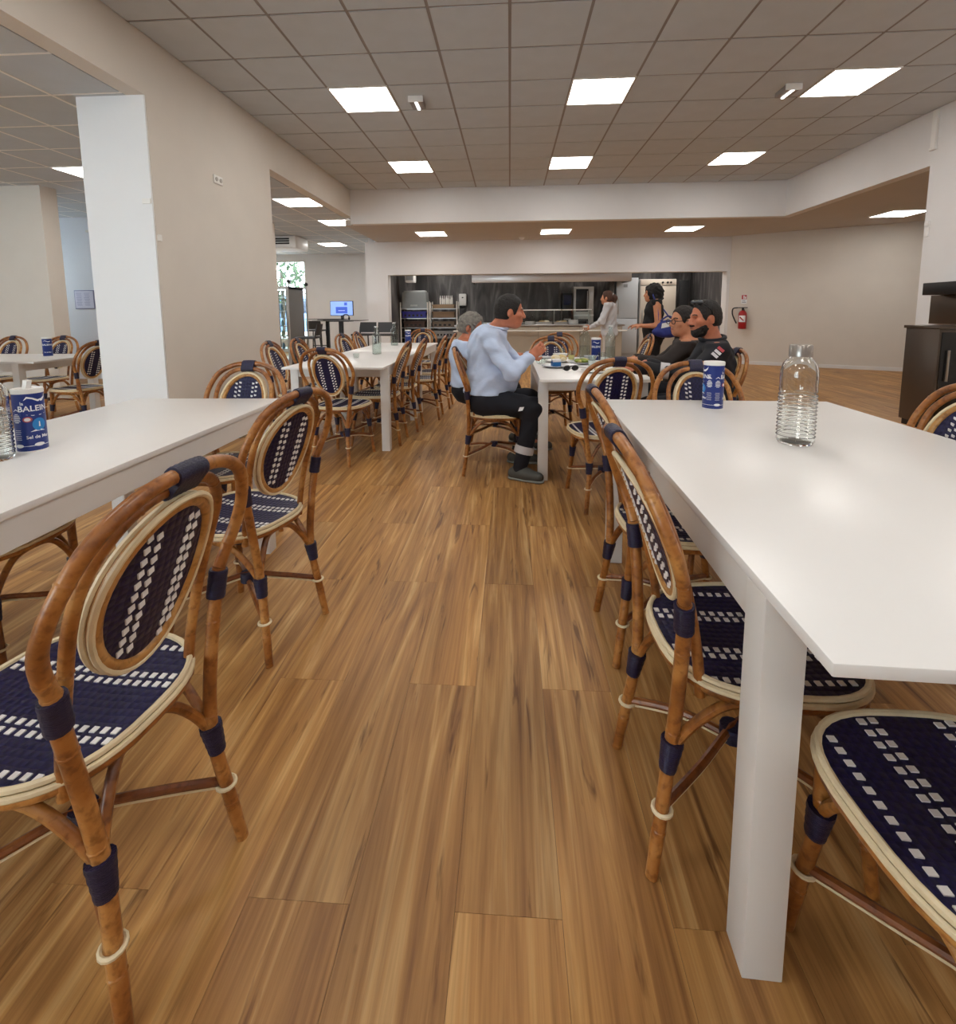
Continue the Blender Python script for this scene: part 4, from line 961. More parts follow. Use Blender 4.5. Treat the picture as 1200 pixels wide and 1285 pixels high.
for k in range(4): B((-.17, -.05+k*.026, .018), (.13, -.03+k*.026, .022)).build('key_row', DGREY, t)
# glass fridge
q1 = ony(364, 400, 10.4); fx = float(q1[0])
t = thing('display_fridge', 'grey drinks fridge with glass door beside the pier', 'fridge', (fx-.3, 10.4, 0))
FG = mat('fridge_side', '#6d6c6b', .5)
B((.27, 0, .05), (.3, .75, 1.76), .004).build('side', FG, t); B((-.3, 0, .05), (-.27, .75, 1.76), .004).build('side', FG, t)
B((-.3, 0, 1.7), (.3, .75, 1.76), .004).build('top', FG, t); B((-.3, 0, 0), (.3, .75, .12), .004).build('plinth', FG, t); B((-.27, .73, .12), (.27, .75, 1.7)).build('back', GLASS, t)
d = thing('x', '', ''); bpy.data.objects.remove(d)
g = G()
for a in ((-.3, .05, -.25, 1.76), (.25, .05, .3, 1.76), (-.25, .05, .25, .1), (-.25, 1.71, .25, 1.76)): g.box((a[0], -.04, a[1]), (a[2], -.005, a[3]))
d = g.build('door', mat('fridge_frame', '#a9a8a5', .4), t); B((-.25, -.025, .1), (.25, -.02, 1.71)).build('pane', GLASS, d); B((.255, -.08, .7), (.275, -.04, 1.1), .004).build('handle', STEEL, d)
B((-.2, .06, 1.68), (.2, .12, 1.7)).build('added_fill_strip', mat('fridge_fill_glow', '#ffffff', .5, emit='#f4fbff', estr=14), t)  # glowing strip added to brighten the dark fridge interior
for z in (.4, .68, .9, 1.08, 1.24, 1.4, 1.54): B((-.26, .06, z), (.26, .7, z+.012)).build('shelf', STEEL, t)
for k, z in enumerate((.412, .692, .912, 1.092, 1.252)):
    for i in range(4):
        o = G().lathe([(.03, 0), (.032, .01), (.032, .09), (.018, .115), (.018, .13)], 10).build('drink_bottle', mat('drink%d' % ((i+k) % 4), ('#7fa39b', '#d8e0de', '#6f9bb5', '#a8b58c')[(i+k) % 4], .3))
        o.location = (fx-.3-.18+i*.12, 10.55, z); tag(o, 'small drink bottle standing inside the glass fridge', 'bottle', 'bottles inside the glass fridge')
def post(label, px, py, Y):
    q = ony(px, py, Y); t = thing('barrier_post', label, 'post', (q[0], Y, 0), 0, 'ball topped posts by the fridge')
    G().tube([(0, 0, .01), (0, 0, q[2]-.03)], .018, 10).build('pole', STEEL, t); G().ball((0, 0, q[2]), .045).build('ball', BLACK, t); G().lathe([(.13, 0), (.13, .01), (.02, .025)], 20).build('base', STEEL, t)
post('thin metal post with a black ball right of the glass fridge', 384, 357, 11.35)
post('ball topped post standing behind the glass fridge', 362, 353, 11.9)
# air conditioner
t = thing('air_conditioner', 'white ceiling air conditioner with dark louvres in the left room', 'air conditioner', (-5.15, 11.0, ZL-.005))
B((-.9, 0, -.28), (.35, .7, 0), .03).build('housing', PLW, t)
for k in range(3): B((-.85, -.012, -.09-k*.05), (.2, .0, -.055-k*.05)).build('louvre', BLACK, t)
B((-.85, -.02, -.27), (.28, .02, -.245), .006).build('flap', FRAMEW, t)
# window of the bar area, railings and shrubs outside
fr = G()
for a in (-8.6, -7.4, -6.16): fr.box((a, 14.62, .35), (a+.06, 14.74, ZL-.16))
for z in (.35, 1.9, ZL-.22): fr.box((-8.6, 14.62, z), (-6.1, 14.74, z+.06))
o = struct(fr.build('window_1', FRAMEW), 'tall bright window behind the glass fridge', 'window')
for a, b in ((-8.54, -7.4), (-7.34, -6.16)):
    for c, d_ in ((.41, 1.9), (1.96, ZL-.22)): B((a, 14.68, c), (b, 14.685, d_)).build('pane', GLASS, o)
struct(B((-14, 15.6, -.12), (-1, 26, -.02)).build('ground', mat('paving', '#b3ada3', .9)), 'pale paving outside the window', 'ground')
t = thing('railing', 'dark metal railing outside the bar window', 'railing', (-7.4, 15.5, 0))
for z in (.1, 1.6, 2.9): B((-1.6, -.015, z), (1.6, .015, z+.03)).build('rail', DGREY, t)
bm_ = B((-.008, -.008, 0), (.008, .008, 3.0)).build('bar', DGREY, t); me_ = bm_.data; bm_.location = (-1.55, 0, 0)
for k in range(1, 20): inst('bar', me_, t, (-1.55+k*.163, 0, 0))
rnd = random.Random(3)
for n, (x, y, z, r_) in enumerate(((-8.3, 17.6, 2.7, 1.2), (-10.6, 19.2, 1.2, 1.0), (-7.0, 19.6, 1.0, .9))):
    t = thing('leafy_tree', ('leafy tree crown outside the window, upper part', 'green shrub outside the window, left', 'green shrub outside the window, right')[n], 'tree', (x, y, -.02))
    G().tube([(0, 0, 0), (.05, 0, z*.5), (0, .05, z)], .06, 8).build('trunk', mat('bark', '#4d4036', .9), t)
    g = G()
    for k in range(420):
        v = np.array([rnd.gauss(0, 1) for _ in range(3)]); v = v/np.linalg.norm(v)*r_*rnd.uniform(.4, 1); c = np.array([0, 0, z])+v
        if c[2] < .05: continue
        a, b = np.array([rnd.gauss(0, 1) for _ in range(3)])*.06, np.array([rnd.gauss(0, 1) for _ in range(3)])*.06
        g.add([c-a, c+b, c+a, c-b], [(0, 1, 2, 3)])
    g.build('foliage', mat('leaf', '#56704a', .6, col2='#33452f', nscale=3), t, smooth=False, kind='stuff')
t = thing('parked_van', 'pale blue van parked outside behind the window', 'van', (-9.6, 22.5, -.02))
B((-2.2, -.9, .35), (2.2, .9, 2.0), .12).build('body', mat('van_blue', '#7fa0d6', .3), t); B((-2.0, -.92, 1.2), (1.6, -.88, 1.75), .01).build('side_glass', mat('van_glass', '#2d3a4d', .1), t)
for x in (-1.4, 1.4): G().lathe([(.33, -.1), (.33, .1)], 20).xf(Matrix.Translation((x, -.85, .33)) @ Matrix.Rotation(PI/2, 4, 'X')).build('wheel', BLACK, t)
# notice in the recess and its door
q = ony(106.5, 376, 8.6); t = thing('framed_notice', 'framed printed notice on the pale recess wall', 'notice', (q[0], 8.6, q[2]))
B((-.18, -.02, -.17), (.2, 0, .17), .004).build('frame', mat('notice_frame', '#8b8fb5', .5), t); B((-.165, -.024, -.155), (.185, -.02, .155)).build('sheet', mat('notice_paper', '#dcdcf0', .6), t)
for c in (-.09, .06):
    for k in range(9): B((c-.05+.008*(k % 3), -.0255, .11-k*.027), (c+.06-.01*(k % 2), -.024, .118-k*.027)).build('print_line', mat('notice_ink', '#a3a3c8', .6), t)
o = struct(B((-7.6, 8.56, 2.66), (-4.7, 8.6, 2.70)).build('trim_4', FRAMEW), 'thin trim line near the top of the pale recess wall', 'trim')

# ------------------------------------------------------------------ people: signed distance figures turned into meshes
def nrm(v): v = np.array(v, float); return v/np.linalg.norm(v)
class SDF:
    def __init__(s, lo, hi, vox):
        s.vox = vox; s.lo = np.array(lo, float)-2*vox; n = np.ceil((np.array(hi, float)+2*vox-s.lo)/vox).astype(int)+1
        s.n = n; s.ax = [s.lo[i]+vox*np.arange(n[i]) for i in range(3)]; s.D = np.full(tuple(n), .5, np.float32)
    def sub(s, c, r):
        a = np.clip(((np.array(c)-r-s.lo)/s.vox).astype(int), 0, s.n); b = np.clip(((np.array(c)+r-s.lo)/s.vox).astype(int)+2, 0, s.n)
        sl = tuple(slice(a[i], b[i]) for i in range(3))
        X, Y, Z = np.meshgrid(s.ax[0][sl[0]], s.ax[1][sl[1]], s.ax[2][sl[2]], indexing='ij', sparse=True)
        return sl, X, Y, Z
    def put(s, sl, d, k, op):
        a = s.D[sl]
        if a.size == 0: return
        if op == '+':
            h = np.maximum(k-np.abs(a-d), 0)/k if k > 0 else 0; s.D[sl] = np.minimum(a, d)-(h*h*k*.25 if k > 0 else 0)
        else:
            h = np.maximum(k-np.abs(a+d), 0)/k; s.D[sl] = np.maximum(a, -d)+h*h*k*.25
    def cap(s, p, q, r0, r1, k=.03, op='+'):
        p, q = np.array(p, float), np.array(q, float); c = (p+q)/2; R = np.linalg.norm(q-p)/2+max(r0, r1)+k+3*s.vox
        sl, X, Y, Z = s.sub(c, R); d = q-p; L2 = d@d+1e-12
        t = np.clip(((X-p[0])*d[0]+(Y-p[1])*d[1]+(Z-p[2])*d[2])/L2, 0, 1)
        dd = np.sqrt((X-p[0]-t*d[0])**2+(Y-p[1]-t*d[1])**2+(Z-p[2]-t*d[2])**2)-(r0+t*(r1-r0)); s.put(sl, dd, k, op); return s
    def ell(s, c, A, r, k=.03, op='+'):
        c = np.array(c, float); sl, X, Y, Z = s.sub(c, max(r)+k+3*s.vox); x, y, z = X-c[0], Y-c[1], Z-c[2]
        q = [x*A[i][0]+y*A[i][1]+z*A[i][2] for i in range(3)]
        k0 = np.sqrt(sum((q[i]/r[i])**2 for i in range(3))); k1 = np.sqrt(sum((q[i]/r[i]**2)**2 for i in range(3)))+1e-9
        s.put(sl, k0*(k0-1)/k1, k, op); return s
    def cut(s, c, n):                                  # keep the side where (p-c).n < 0
        X, Y, Z = np.meshgrid(*s.ax, indexing='ij', sparse=True); s.D = np.maximum(s.D, ((X-c[0])*n[0]+(Y-c[1])*n[1]+(Z-c[2])*n[2]).astype(np.float32)); return s
    def folds(s, amp, seed=0):
        X, Y, Z = np.meshgrid(*s.ax, indexing='ij', sparse=True)
        s.D = s.D+amp*(np.sin(58*Z+5*np.sin(13*X+seed)+4*np.sin(11*Y))*.6+np.sin(37*X-44*Z+4*np.sin(15*Y+seed))*.55).astype(np.float32); return s
    def mesh(s):
        D = s.D; ins = D < 0; n = s.n; off = [(i, j, k) for i in (0, 1) for j in (0, 1) for k in (0, 1)]
        m = n-1
        cs = {o: D[o[0]:o[0]+m[0], o[1]:o[1]+m[1], o[2]:o[2]+m[2]] for o in off}
        cnt = sum((c < 0).astype(np.int8) for c in cs.values()); act = (cnt > 0) & (cnt < 8)
        I = np.argwhere(act); acc = np.zeros((len(I), 3)); num = np.zeros(len(I))
        vals = {o: cs[o][act] for o in off}
        for a in off:
            for ax in range(3):
                if a[ax]: continue
                b = list(a); b[ax] = 1; b = tuple(b); va, vb = vals[a], vals[b]; x = (va < 0) != (vb < 0)
                t = np.where(x, va/(va-vb+1e-12*(va == vb)), 0); p = np.array(a, float)+np.outer(t, np.eye(3)[ax]); acc[x] += p[x]; num += x
        V = s.lo+(I+acc/num[:, None])*s.vox; idx = -np.ones(tuple(m), int); idx[act] = np.arange(len(I)); Q = []
        for ax in range(3):
            o1, o2 = [(1, 2), (2, 0), (0, 1)][ax]
            sa = [slice(None)]*3; sb = [slice(None)]*3; sa[ax] = slice(0, -1); sb[ax] = slice(1, None)
            E = np.argwhere(ins[tuple(sa)] != ins[tuple(sb)]); E = E[(E[:, o1] > 0) & (E[:, o2] > 0) & (E[:, o1] < m[o1]) & (E[:, o2] < m[o2])]
            if not len(E): continue
            fl_ = ins[tuple(sa)][tuple(E.T)]
            def g(d1, d2): e = E.copy(); e[:, o1] -= d1; e[:, o2] -= d2; return idx[tuple(e.T)]
            q = np.stack([g(1, 1), g(0, 1), g(0, 0), g(1, 0)], 1); q[~fl_] = q[~fl_][:, ::-1]; Q.append(q)
        return V, np.concatenate(Q)
    def build(s, name, m, parent, origin):
        V, Q = s.mesh(); V = V-np.array(origin); me = bpy.data.meshes.new(name)
        me.vertices.add(len(V)); me.vertices.foreach_set('co', V.ravel()); me.loops.add(Q.size); me.polygons.add(len(Q))
        me.loops.foreach_set('vertex_index', Q.ravel().astype(np.int32)); me.polygons.foreach_set('loop_start', np.arange(0, Q.size, 4, dtype=np.int32))
        me.update(calc_edges=True); me.validate(); me.shade_smooth(); me.materials.append(m)
        o = bpy.data.objects.new(name, me); COL.objects.link(o); o.parent = parent
        return o

def axes_of(f, u=(0, 0, 1)):
    f = nrm(f); s_ = nrm(np.cross(f, u)); return s_, f, np.cross(s_, f)     # right hand side, forward, up
SKIN = mat('skin', '#c98a68', .55, noise=.12, nscale=25, spec=.35)
SKINR = mat('skin_ruddy', '#c47a5c', .5, noise=.14, nscale=25, spec=.35)
EYEW = mat('eye_white', '#b9a99c', .35); EYED = mat('eye_dark', '#22150f', .3); LIP = mat('lip', '#9a5547', .5)

def head_prims(S, c, f, u, k=1.0):
    s_, f, u = axes_of(f, u); A = (s_, f, u)
    L = lambda a, b, d: np.array(c)+k*(s_*a+f*b+u*d)
    S.ell(L(0, -.012, .03), A, (.074*k, .094*k, .090*k), .02); S.ell(L(0, .028, -.045), A, (.058*k, .066*k, .075*k), .03)
    S.ell(L(0, .062, -.088), A, (.03*k, .028*k, .024*k), .03); S.ell(L(0, .080, .024), A, (.048*k, .014*k, .011*k), .015)
    S.cap(L(0, .090, .012), L(0, .110, -.026), .009*k, .013*k, .012); 
    for q in (-1, 1):
        S.ell(L(q*.012, .098, -.032), A, (.009*k, .011*k, .008*k), .008); S.ell(L(q*.031, .100, .004), A, (.016*k, .016*k, .011*k), .012, '-')
        S.ell(L(q*.045, .066, -.02), A, (.022*k, .022*k, .02*k), .02); S.ell(L(q*.076, -.008, -.012), A, (.010*k, .018*k, .031*k), .008)
    S.ell(L(0, .090, -.058), A, (.026*k, .011*k, .012*k), .01)
    return L, A
def hand_prims(S, w, d, n, k=1.0, curl=.6, thumb=1):
    """palm from wrist w along d, palm facing n; fingers bend towards n"""
    d = nrm(d); n = nrm(np.array(n)-d*(np.array(n)@d)); s_ = np.cross(d, n); w = np.array(w)
    S.cap(w, w+d*.03*k, .026*k, .028*k, .02)
    for q in (-1.4, -.5, .5, 1.4): S.cap(w+d*.03*k+s_*q*.012*k, w+d*.085*k+s_*q*.019*k, .014*k, .0125*k, .012)
    for q, l in ((-1.5, .82), (-.5, .96), (.5, 1.0), (1.5, .9)):
        p = w+d*.088*k+s_*q*.0195*k; a = curl*.5; r = .0095*k
        for seg, ln in enumerate((.042, .027, .022)):
            dd = d*math.cos(a)+n*math.sin(a)+s_*q*.03; e = p+nrm(dd)*ln*l*k; S.cap(p, e, r, r*.92, .004); p = e; r *= .92; a += curl
    p = w+d*.03*k+s_*thumb*.028*k; e = p+nrm(d*.6+s_*thumb*.75+n*.35)*.038*k; S.cap(p, e, .013*k, .0115*k, .01); e2 = e+nrm(d*.85+s_*thumb*.15+n*.5)*.034*k; S.cap(e, e2, .011*k, .009*k, .004)

def person(label, loc, J, sh, tr, skin, vox=.0075, hv=None, k=1.0, hair=None, foldamp=.006, girth=1.0, sleeve='long', f=(1, 0, 0), headf=None, headu=(0, 0, 1), shoes=True, jacket=False, bellyd=.135):
    """J: joints in world space. parts: body (continuous skin figure), shirt, trousers, shoe x2, hair, eye x2"""
    J = {a: np.array(b, float) for a, b in J.items()}; hf = headf if headf is not None else f
    t = thing('person', label, 'person', loc); pts = np.array([v for a, v in J.items() if a[:2] not in ('hd', 'hn')]); lo, hi = pts.min(0)-.22, pts.max(0)+.22; lo[2] = max(lo[2], -.01); hi[2] = J['head'][2]+.2
    A = axes_of(f, J['neck']-J['pelvis'])
    def torso(S, e, kk=.05):
        g = girth
        S.cap(J['hipL'], J['hipR'], .105*g*k+e, .105*g*k+e, kk)
        S.ell(J['pelvis'], A, (.165*g*k+e, .135*g*k+e, .13*k+e), kk); S.ell(J['belly'], A, (.165*g*k+e, bellyd*g*k+e, .17*k+e), kk)
        S.ell(J['chest'], A, (.165*g*k+e, .118*g*k+e, .17*k+e), kk); S.cap(J['shL']*.85+J['neck']*.15, J['shR']*.85+J['neck']*.15, .068*k+e, .068*k+e, kk)
        S.cap(J['chest'], J['neck'], .1*k+e, .062*k+e, kk)
    def arm(S, q, e, to='wrist', kk=.03):
        S.cap(J['sh'+q], J['el'+q], .060*k+e, .049*k+e, kk)
        if to == 'wrist': S.cap(J['el'+q], J['wr'+q], .047*k+e, .030*k+e, kk)
    def leg(S, q, e, kk=.04):
        S.cap(J['hip'+q], J['kn'+q], .090*k*min(girth, 1.15)+e, .064*k+e, kk); S.cap(J['kn'+q], J['an'+q], .060*k+e, .040*k+e, kk)
    # body
    S = SDF(lo, hi, vox); torso(S, -.012); S.cap(J['neck']+(J['neck']-J['head'])*.12, J['head']-nrm(J['head']-J['neck'])*.03, .058*k, .055*k, .02)
    for q in 'LR':
        arm(S, q, -.010 if sleeve == 'long' else -.002); leg(S, q, -.012); S.cap(J['an'+q], J['to'+q], .035*k, .028*k, .02)
        hand_prims(S, J['wr'+q], J['hd'+q], J['hn'+q], k, .55, 1 if q == 'L' else -1)
    L, HA = head_prims(S, J['head'], hf, headu, k)
    S.build('body', skin, t, loc)
    # clothing
    S = SDF(lo, hi, vox); torso(S, .013)
    for q in 'LR':
        if sleeve == 'long': arm(S, q, .010)
        elif sleeve == 'cap': S.cap(J['sh'+q], J['sh'+q]*.85+J['el'+q]*.15, .066*k, .058*k, .02)
    S.folds(foldamp); d_ = nrm(J['neck']-J['pelvis']); S.cut((0, 0, J['pelvis'][2]+(.03 if not jacket else -.06)), (0, 0, -1)); S.cut(J['neck']+nrm(J['head']-J['neck'])*.012, nrm(J['head']-J['neck']+d_*.6))
    shirt = S.build('shirt' if not jacket else 'jacket', sh, t, loc)
    S = SDF(lo, hi, vox)
    g = girth; S.cap(J['hipL'], J['hipR'], .105*g*k+.002, .105*g*k+.002, .05); S.ell(J['pelvis'], A, (.165*g*k+.002, .135*g*k+.002, .13*k), .05)
    for q in 'LR': leg(S, q, .010)
    S.folds(.0025, 2); S.cut((0, 0, J['pelvis'][2]+.075), (0, 0, 1)); trousers = S.build('trousers', tr, t, loc)
    if shoes:
        for q in 'LR':
            a, b = J['an'+q], J['to'+q]; dirn = nrm((b-a)*np.array([1, 1, 0])); hl = a-dirn*.045*k
            S = SDF(np.minimum(a, b)-.12, np.maximum(a, b)+.12, .007)
            S.cap((hl[0], hl[1], .042), (a[0]+dirn[0]*.05, a[1]+dirn[1]*.05, .050), .042*k, .044*k, .03); S.cap((a[0]+dirn[0]*.06, a[1]+dirn[1]*.06, .042), (b[0], b[1], .036), .042*k, .036*k, .03); S.cap(a, (a[0], a[1], .06), .046*k, .046*k, .03)
            S.cut((0, 0, .004), (0, 0, -1)); so = S.build('shoe', mat('shoe_grey', '#4c4d4a', .6), t, loc)
            S = SDF(np.minimum(a, b)-.12, np.maximum(a, b)+.12, .007)
            S.cap((hl[0], hl[1], .01), (b[0], b[1], .01), .044*k, .040*k, .02); S.cut((0, 0, .018), (0, 0, 1)); S.cut((0, 0, .001), (0, 0, -1)); S.build('sole', mat('sole_grey', '#8c8f8a', .6), so, loc)
    for q in (-1, 1):
        c = L(q*.031, .0665, .004)-np.array(loc); e = G().ball(c, .0125*k, 12, 8).build('eye', EYEW, t); c2 = L(q*.031, .0755, .004)-np.array(loc); G().ball(c2, .0058*k, 8, 6).build('iris', EYED, e)
        c3 = [L(q*.012, .0905, .027), L(q*.031, .088, .031), L(q*.048, .078, .027)]; G().tube([p-np.array(loc) for p in c3], .004*k, 6).build('eyebrow', hair or EYED, t)
    m_ = [L(-.022, .088, -.058), L(-.01, .0985, -.057), L(.01, .0985, -.057), L(.022, .088, -.058)]; G().tube([p-np.array(loc) for p in m_], .0045*k, 6).build('lips', LIP, t)
    return t, J, L, HA, shirt, trousers
def short_hair(t, loc, L, HA, m, k=1.0, lowback=-.06, front=.055, puff=.012, curl=0):
    c = L(0, -.012, .03); S = SDF(c-.2, c+.2, .006); S.ell(c, HA, (.074*k+puff, .094*k+puff, .090*k+puff), .01); S.ell(L(0, -.05, -.02), HA, (.06*k+puff*.8, .05*k+puff, .07*k), .03)
    if curl:
        X, Y, Z = np.meshgrid(*S.ax, indexing='ij', sparse=True); S.D = S.D+(curl*np.sin(95*X+3*np.sin(40*Z))*np.sin(90*Y+2)*np.sin(85*Z+1)).astype(np.float32)
    S.ell(L(0, .085, -.02), HA, (.085*k, .055*k, .10*k), .015, '-')            # face opening
    S.cut(L(0, front+.04, .03), nrm(HA[1]*.75-HA[2]*.25))
    S.cut(L(0, 0, lowback), -HA[2])
    for q in (-1, 1): S.ell(L(q*.085, .0, -.02), HA, (.03*k, .026*k, .042*k), .01, '-')
    return S.build('hair', m, t, loc)

P = ony
# ---- man in the light blue shirt
SH1 = mat('shirt_blue', '#c6d5f0', .75, noise=.08, nscale=10, sheen=.1, bump=.9, bscale=13, stretch=(1, 1, 1.8)); NAVT = mat('trousers_navy', '#0f121e', .8, noise=.15, nscale=18)
J1 = dict(head=P(640, 391, 3.62), neck=P(623, 413, 3.64), chest=P(612, 438, 3.64), belly=P(618, 472, 3.64), pelvis=P(609, 496, 3.64),
          shR=P(611, 424, 3.45), shL=P(618, 421, 3.84), elR=P(643, 468, 3.36), elL=P(650, 460, 3.86), wrR=P(664, 449, 3.44), wrL=P(664, 447, 3.72),
          hipR=P(612, 504, 3.54), hipL=P(612, 502, 3.76), knR=P(670, 512, 3.46), knL=P(664, 500, 3.80), anR=P(652, 590, 3.42), anL=P(650, 568, 3.82), toR=P(676, 606, 3.36), toL=P(672, 586, 3.80))
J1.update(hdR=(.75, .25, .55), hnR=(-.1, 1, .1), hdL=(.75, -.2, .55), hnL=(-.1, -1, .1))
for a in ('toR', 'toL'): J1[a] = np.array([J1[a][0], J1[a][1], .036])
loc1 = (float(J1['pelvis'][0]), 3.64, 0.0)
t1, J1, L1, A1, s1, tr1 = person('man in light blue shirt and navy trousers eating at the men\'s table', loc1, J1, SH1, NAVT, SKINR, f=(1, 0, 0), headf=(1, .10, -.12), headu=(.1, 0, 1), girth=1.17, bellyd=.165, hair=EYED)
short_hair(t1, loc1, L1, A1, mat('hair_black', '#17120f', .6, noise=.3, nscale=60, bump=1.0, bscale=110), front=.02, puff=.009, curl=.003)
# collar, trouser band and badge
g = G(); ce = J1['neck']+nrm(J1['head']-J1['neck'])*.018-np.array(loc1)
ax = axes_of((1, 0, 0), J1['head']-J1['neck']); g.tube([ce+ax[0]*.078*math.cos(a)+ax[1]*.074*math.sin(a)+ax[2]*(.006-.012*math.sin(a)) for a in np.linspace(0, 2*PI, 24, endpoint=False)], .012, 8, closed=True); g.build('collar', SH1, s1)
def band(J, a, b, r, t0, t1_, m, parent, loc, name='reflective_band'):
    p, q = J[a], J[b]; G().tube([p+(q-p)*s-np.array(loc) for s in np.linspace(t0, t1_, 4)], r, 20, cap=False).build(name, m, parent)
REFL = mat('reflective', '#c9c8cc', .4); band(J1, 'knR', 'anR', .070, .60, .72, REFL, tr1, loc1)
for q in 'LR': band(J1, 'el'+q, 'wr'+q, .045, .88, 1.0, SH1, s1, loc1, 'cuff')
kp = J1['hipR']*.28+J1['knR']*.72-np.array(loc1)
g = G(); g.add([kp+np.array(p) for p in ((-.02, -.098, -.018), (.012, -.098, -.012), (.024, -.098, .014), (-.008, -.098, .012))], [(0, 1, 2, 3)]); g.build('knee_badge', PWHITE, tr1)
bp_ = (J1['wrR']+J1['wrL'])/2+np.array((.105, .0, .075)); food('piece of bread held by the man in blue', float(bp_[0]), float(bp_[1]), float(bp_[2])-.02, .035, [mat('bread2', '#d9c48e', .8)], 3, 9, 'bread_piece', 'bread', .7)
# ---- grey haired man behind him
J2 = dict(head=P(592, 411, 4.28), neck=P(585, 428, 4.28), chest=P(583, 446, 4.28), belly=P(588, 470, 4.28), pelvis=P(586, 487, 4.28), shR=P(584, 436, 4.10), shL=P(588, 434, 4.46), elR=P(612, 462, 4.06), elL=P(612, 458, 4.5),
          wrR=P(640, 450, 4.12), wrL=P(640, 448, 4.42), hipR=P(588, 490, 4.18), hipL=P(588, 489, 4.38), knR=P(642, 488, 4.14), knL=P(642, 486, 4.42), anR=P(655, 553, 4.2), anL=P(650, 545, 4.45), toR=P(688, 566, 4.2), toL=P(672, 556, 4.45))
J2.update(hdR=(1, .2, .2), hnR=(0, .6, -.7), hdL=(1, -.2, .2), hnL=(0, -.6, -.7))
for a in ('toR', 'toL'): J2[a] = np.array([J2[a][0], J2[a][1], .036])
loc2 = (float(J2['pelvis'][0]), 4.28, 0.0)
HG = mat('hair_grey', '#8b857c', .6, noise=.35, nscale=50, bump=1.0, bscale=110)
t2, J2, L2, A2, s2, tr2 = person('grey haired man in pale shirt behind the man in blue', loc2, J2, mat('shirt_pale', '#c5d5f0', .75, noise=.06, nscale=14), NAVT, SKINR, f=(1, 0, 0), headf=(1, -.25, -.22), headu=(.2, 0, 1), hair=HG, vox=.009)
short_hair(t2, loc2, L2, A2, HG, front=.035, puff=.02, curl=.008)
for q in (-1, 1): G().ball(L2(q*.031, .098, .004)-np.array(loc2), (.02, .012, .016), 10, 6).build('dark_lens', BLACK, t2); G().tube([L2(q*.05, .09, .008)-np.array(loc2), L2(q*.078, .0, .004)-np.array(loc2)], .003, 6).build('temple', BLACK, t2)
# ---- bearded man in the dark jacket
JK = mat('jacket_navy', '#14161f', .8, noise=.2, nscale=16); HB = mat('hair_dark', '#1b1310', .6, noise=.3, nscale=60, bump=1.0, bscale=110)
J3 = dict(head=P(885, 399, 3.44), neck=P(895, 428, 3.46), chest=P(893, 460, 3.46), belly=P(890, 488, 3.46), pelvis=P(892, 506, 3.46), shL=P(901, 442, 3.26), shR=P(893, 442, 3.66), elL=P(872, 470, 3.18), elR=P(850, 470, 3.70),
          wrL=P(800, 461, 3.27), wrR=P(815, 456, 3.66), hipL=P(890, 510, 3.36), hipR=P(886, 508, 3.56), knL=P(815, 512, 3.34), knR=P(812, 508, 3.58), anL=P(830, 598, 3.34), anR=P(826, 588, 3.56), toL=P(796, 606, 3.34), toR=P(796, 594, 3.56))
J3.update(hdL=(-1, .2, .0), hnL=(-.1, .4, -1), hdR=(-1, -.2, 0), hnR=(0, -.3, -1))
for a in ('toR', 'toL'): J3[a] = np.array([J3[a][0], J3[a][1], .036])
loc3 = (float(J3['pelvis'][0]), 3.46, 0.0)
t3, J3, L3, A3, s3, tr3 = person('bearded man in dark navy jacket with sunglasses pushed up on his head', loc3, J3, JK, NAVT, SKINR, f=(-1, 0, 0), headf=(-1, -.12, -.10), headu=(-.06, 0, 1), girth=1.1, hair=HB, jacket=True)
short_hair(t3, loc3, L3, A3, HB, front=.03, puff=.006, curl=.002)
def beard(t, loc, L, HA, m):
    c = L(0, .05, -.08); S = SDF(c-.14, c+.14, .005); S.ell(L(0, .029, -.048), HA, (.0605, .069, .078), .02); S.ell(L(0, .068, -.095), HA, (.035, .032, .032), .02); S.ell(L(0, .098, -.046), HA, (.03, .012, .008), .01)
    S.cut(L(0, .03, -.034), nrm(HA[2]*.85+HA[1]*.5)); S.cut(L(0, -.004, 0), nrm(-HA[1]*.9-HA[2]*.1)); S.ell(L(0, .094, -.044), HA, (.028, .014, .008), .012)
    X, Y, Z = np.meshgrid(*S.ax, indexing='ij', sparse=True); S.D = S.D+(.002*np.sin(150*X)*np.sin(140*Y+2)*np.sin(145*Z)).astype(np.float32); S.build('beard', m, t, loc)
beard(t3, loc3, L3, A3, HB)
for q in (-1, 1):
    G().ball(L3(q*.034, .050, .112)-np.array(loc3), (.028, .022, .014), 12, 8).build('sunglass_lens', mat('lens_grey', '#4d5258', .1), t3)
    G().tube([L3(q*.06, .045, .106)-np.array(loc3), L3(q*.082, .0, .06)-np.array(loc3), L3(q*.084, -.02, .01)-np.array(loc3)], .003, 6).build('sunglass_temple', BLACK, t3)
band(J3, 'elL', 'wrL', .053, .44, .60, REFL, s3, loc3)
def onarm(t_, side, w_, h_, name, m, parent, J=None, a='shL', b='elL', r=.071, loc=None):
    p = J[a]+(J[b]-J[a])*t_-np.array(loc); d = nrm(J[b]-J[a]); n = nrm(np.array((side, -1, .25))-d*(np.array((side, -1, .25))@d)); s_ = np.cross(d, n)
    c = p+n*r; G().add([c+d*w_+s_*h_, c-d*w_+s_*h_, c-d*w_-s_*h_, c+d*w_-s_*h_], [(0, 1, 2, 3)]).build(name, m, parent)
PRED = mat('patch_red', '#b8454c', .6)
for k_ in range(3): onarm(.10+.13*k_, -.25, .011, .022, 'sleeve_print', PRED if k_ == 0 else REFL, s3, J3, r=.0805, loc=loc3)
g = G(); cp = L3(0, 0, 0)*0+np.array(P(875, 446, 3.17))-np.array(loc3)
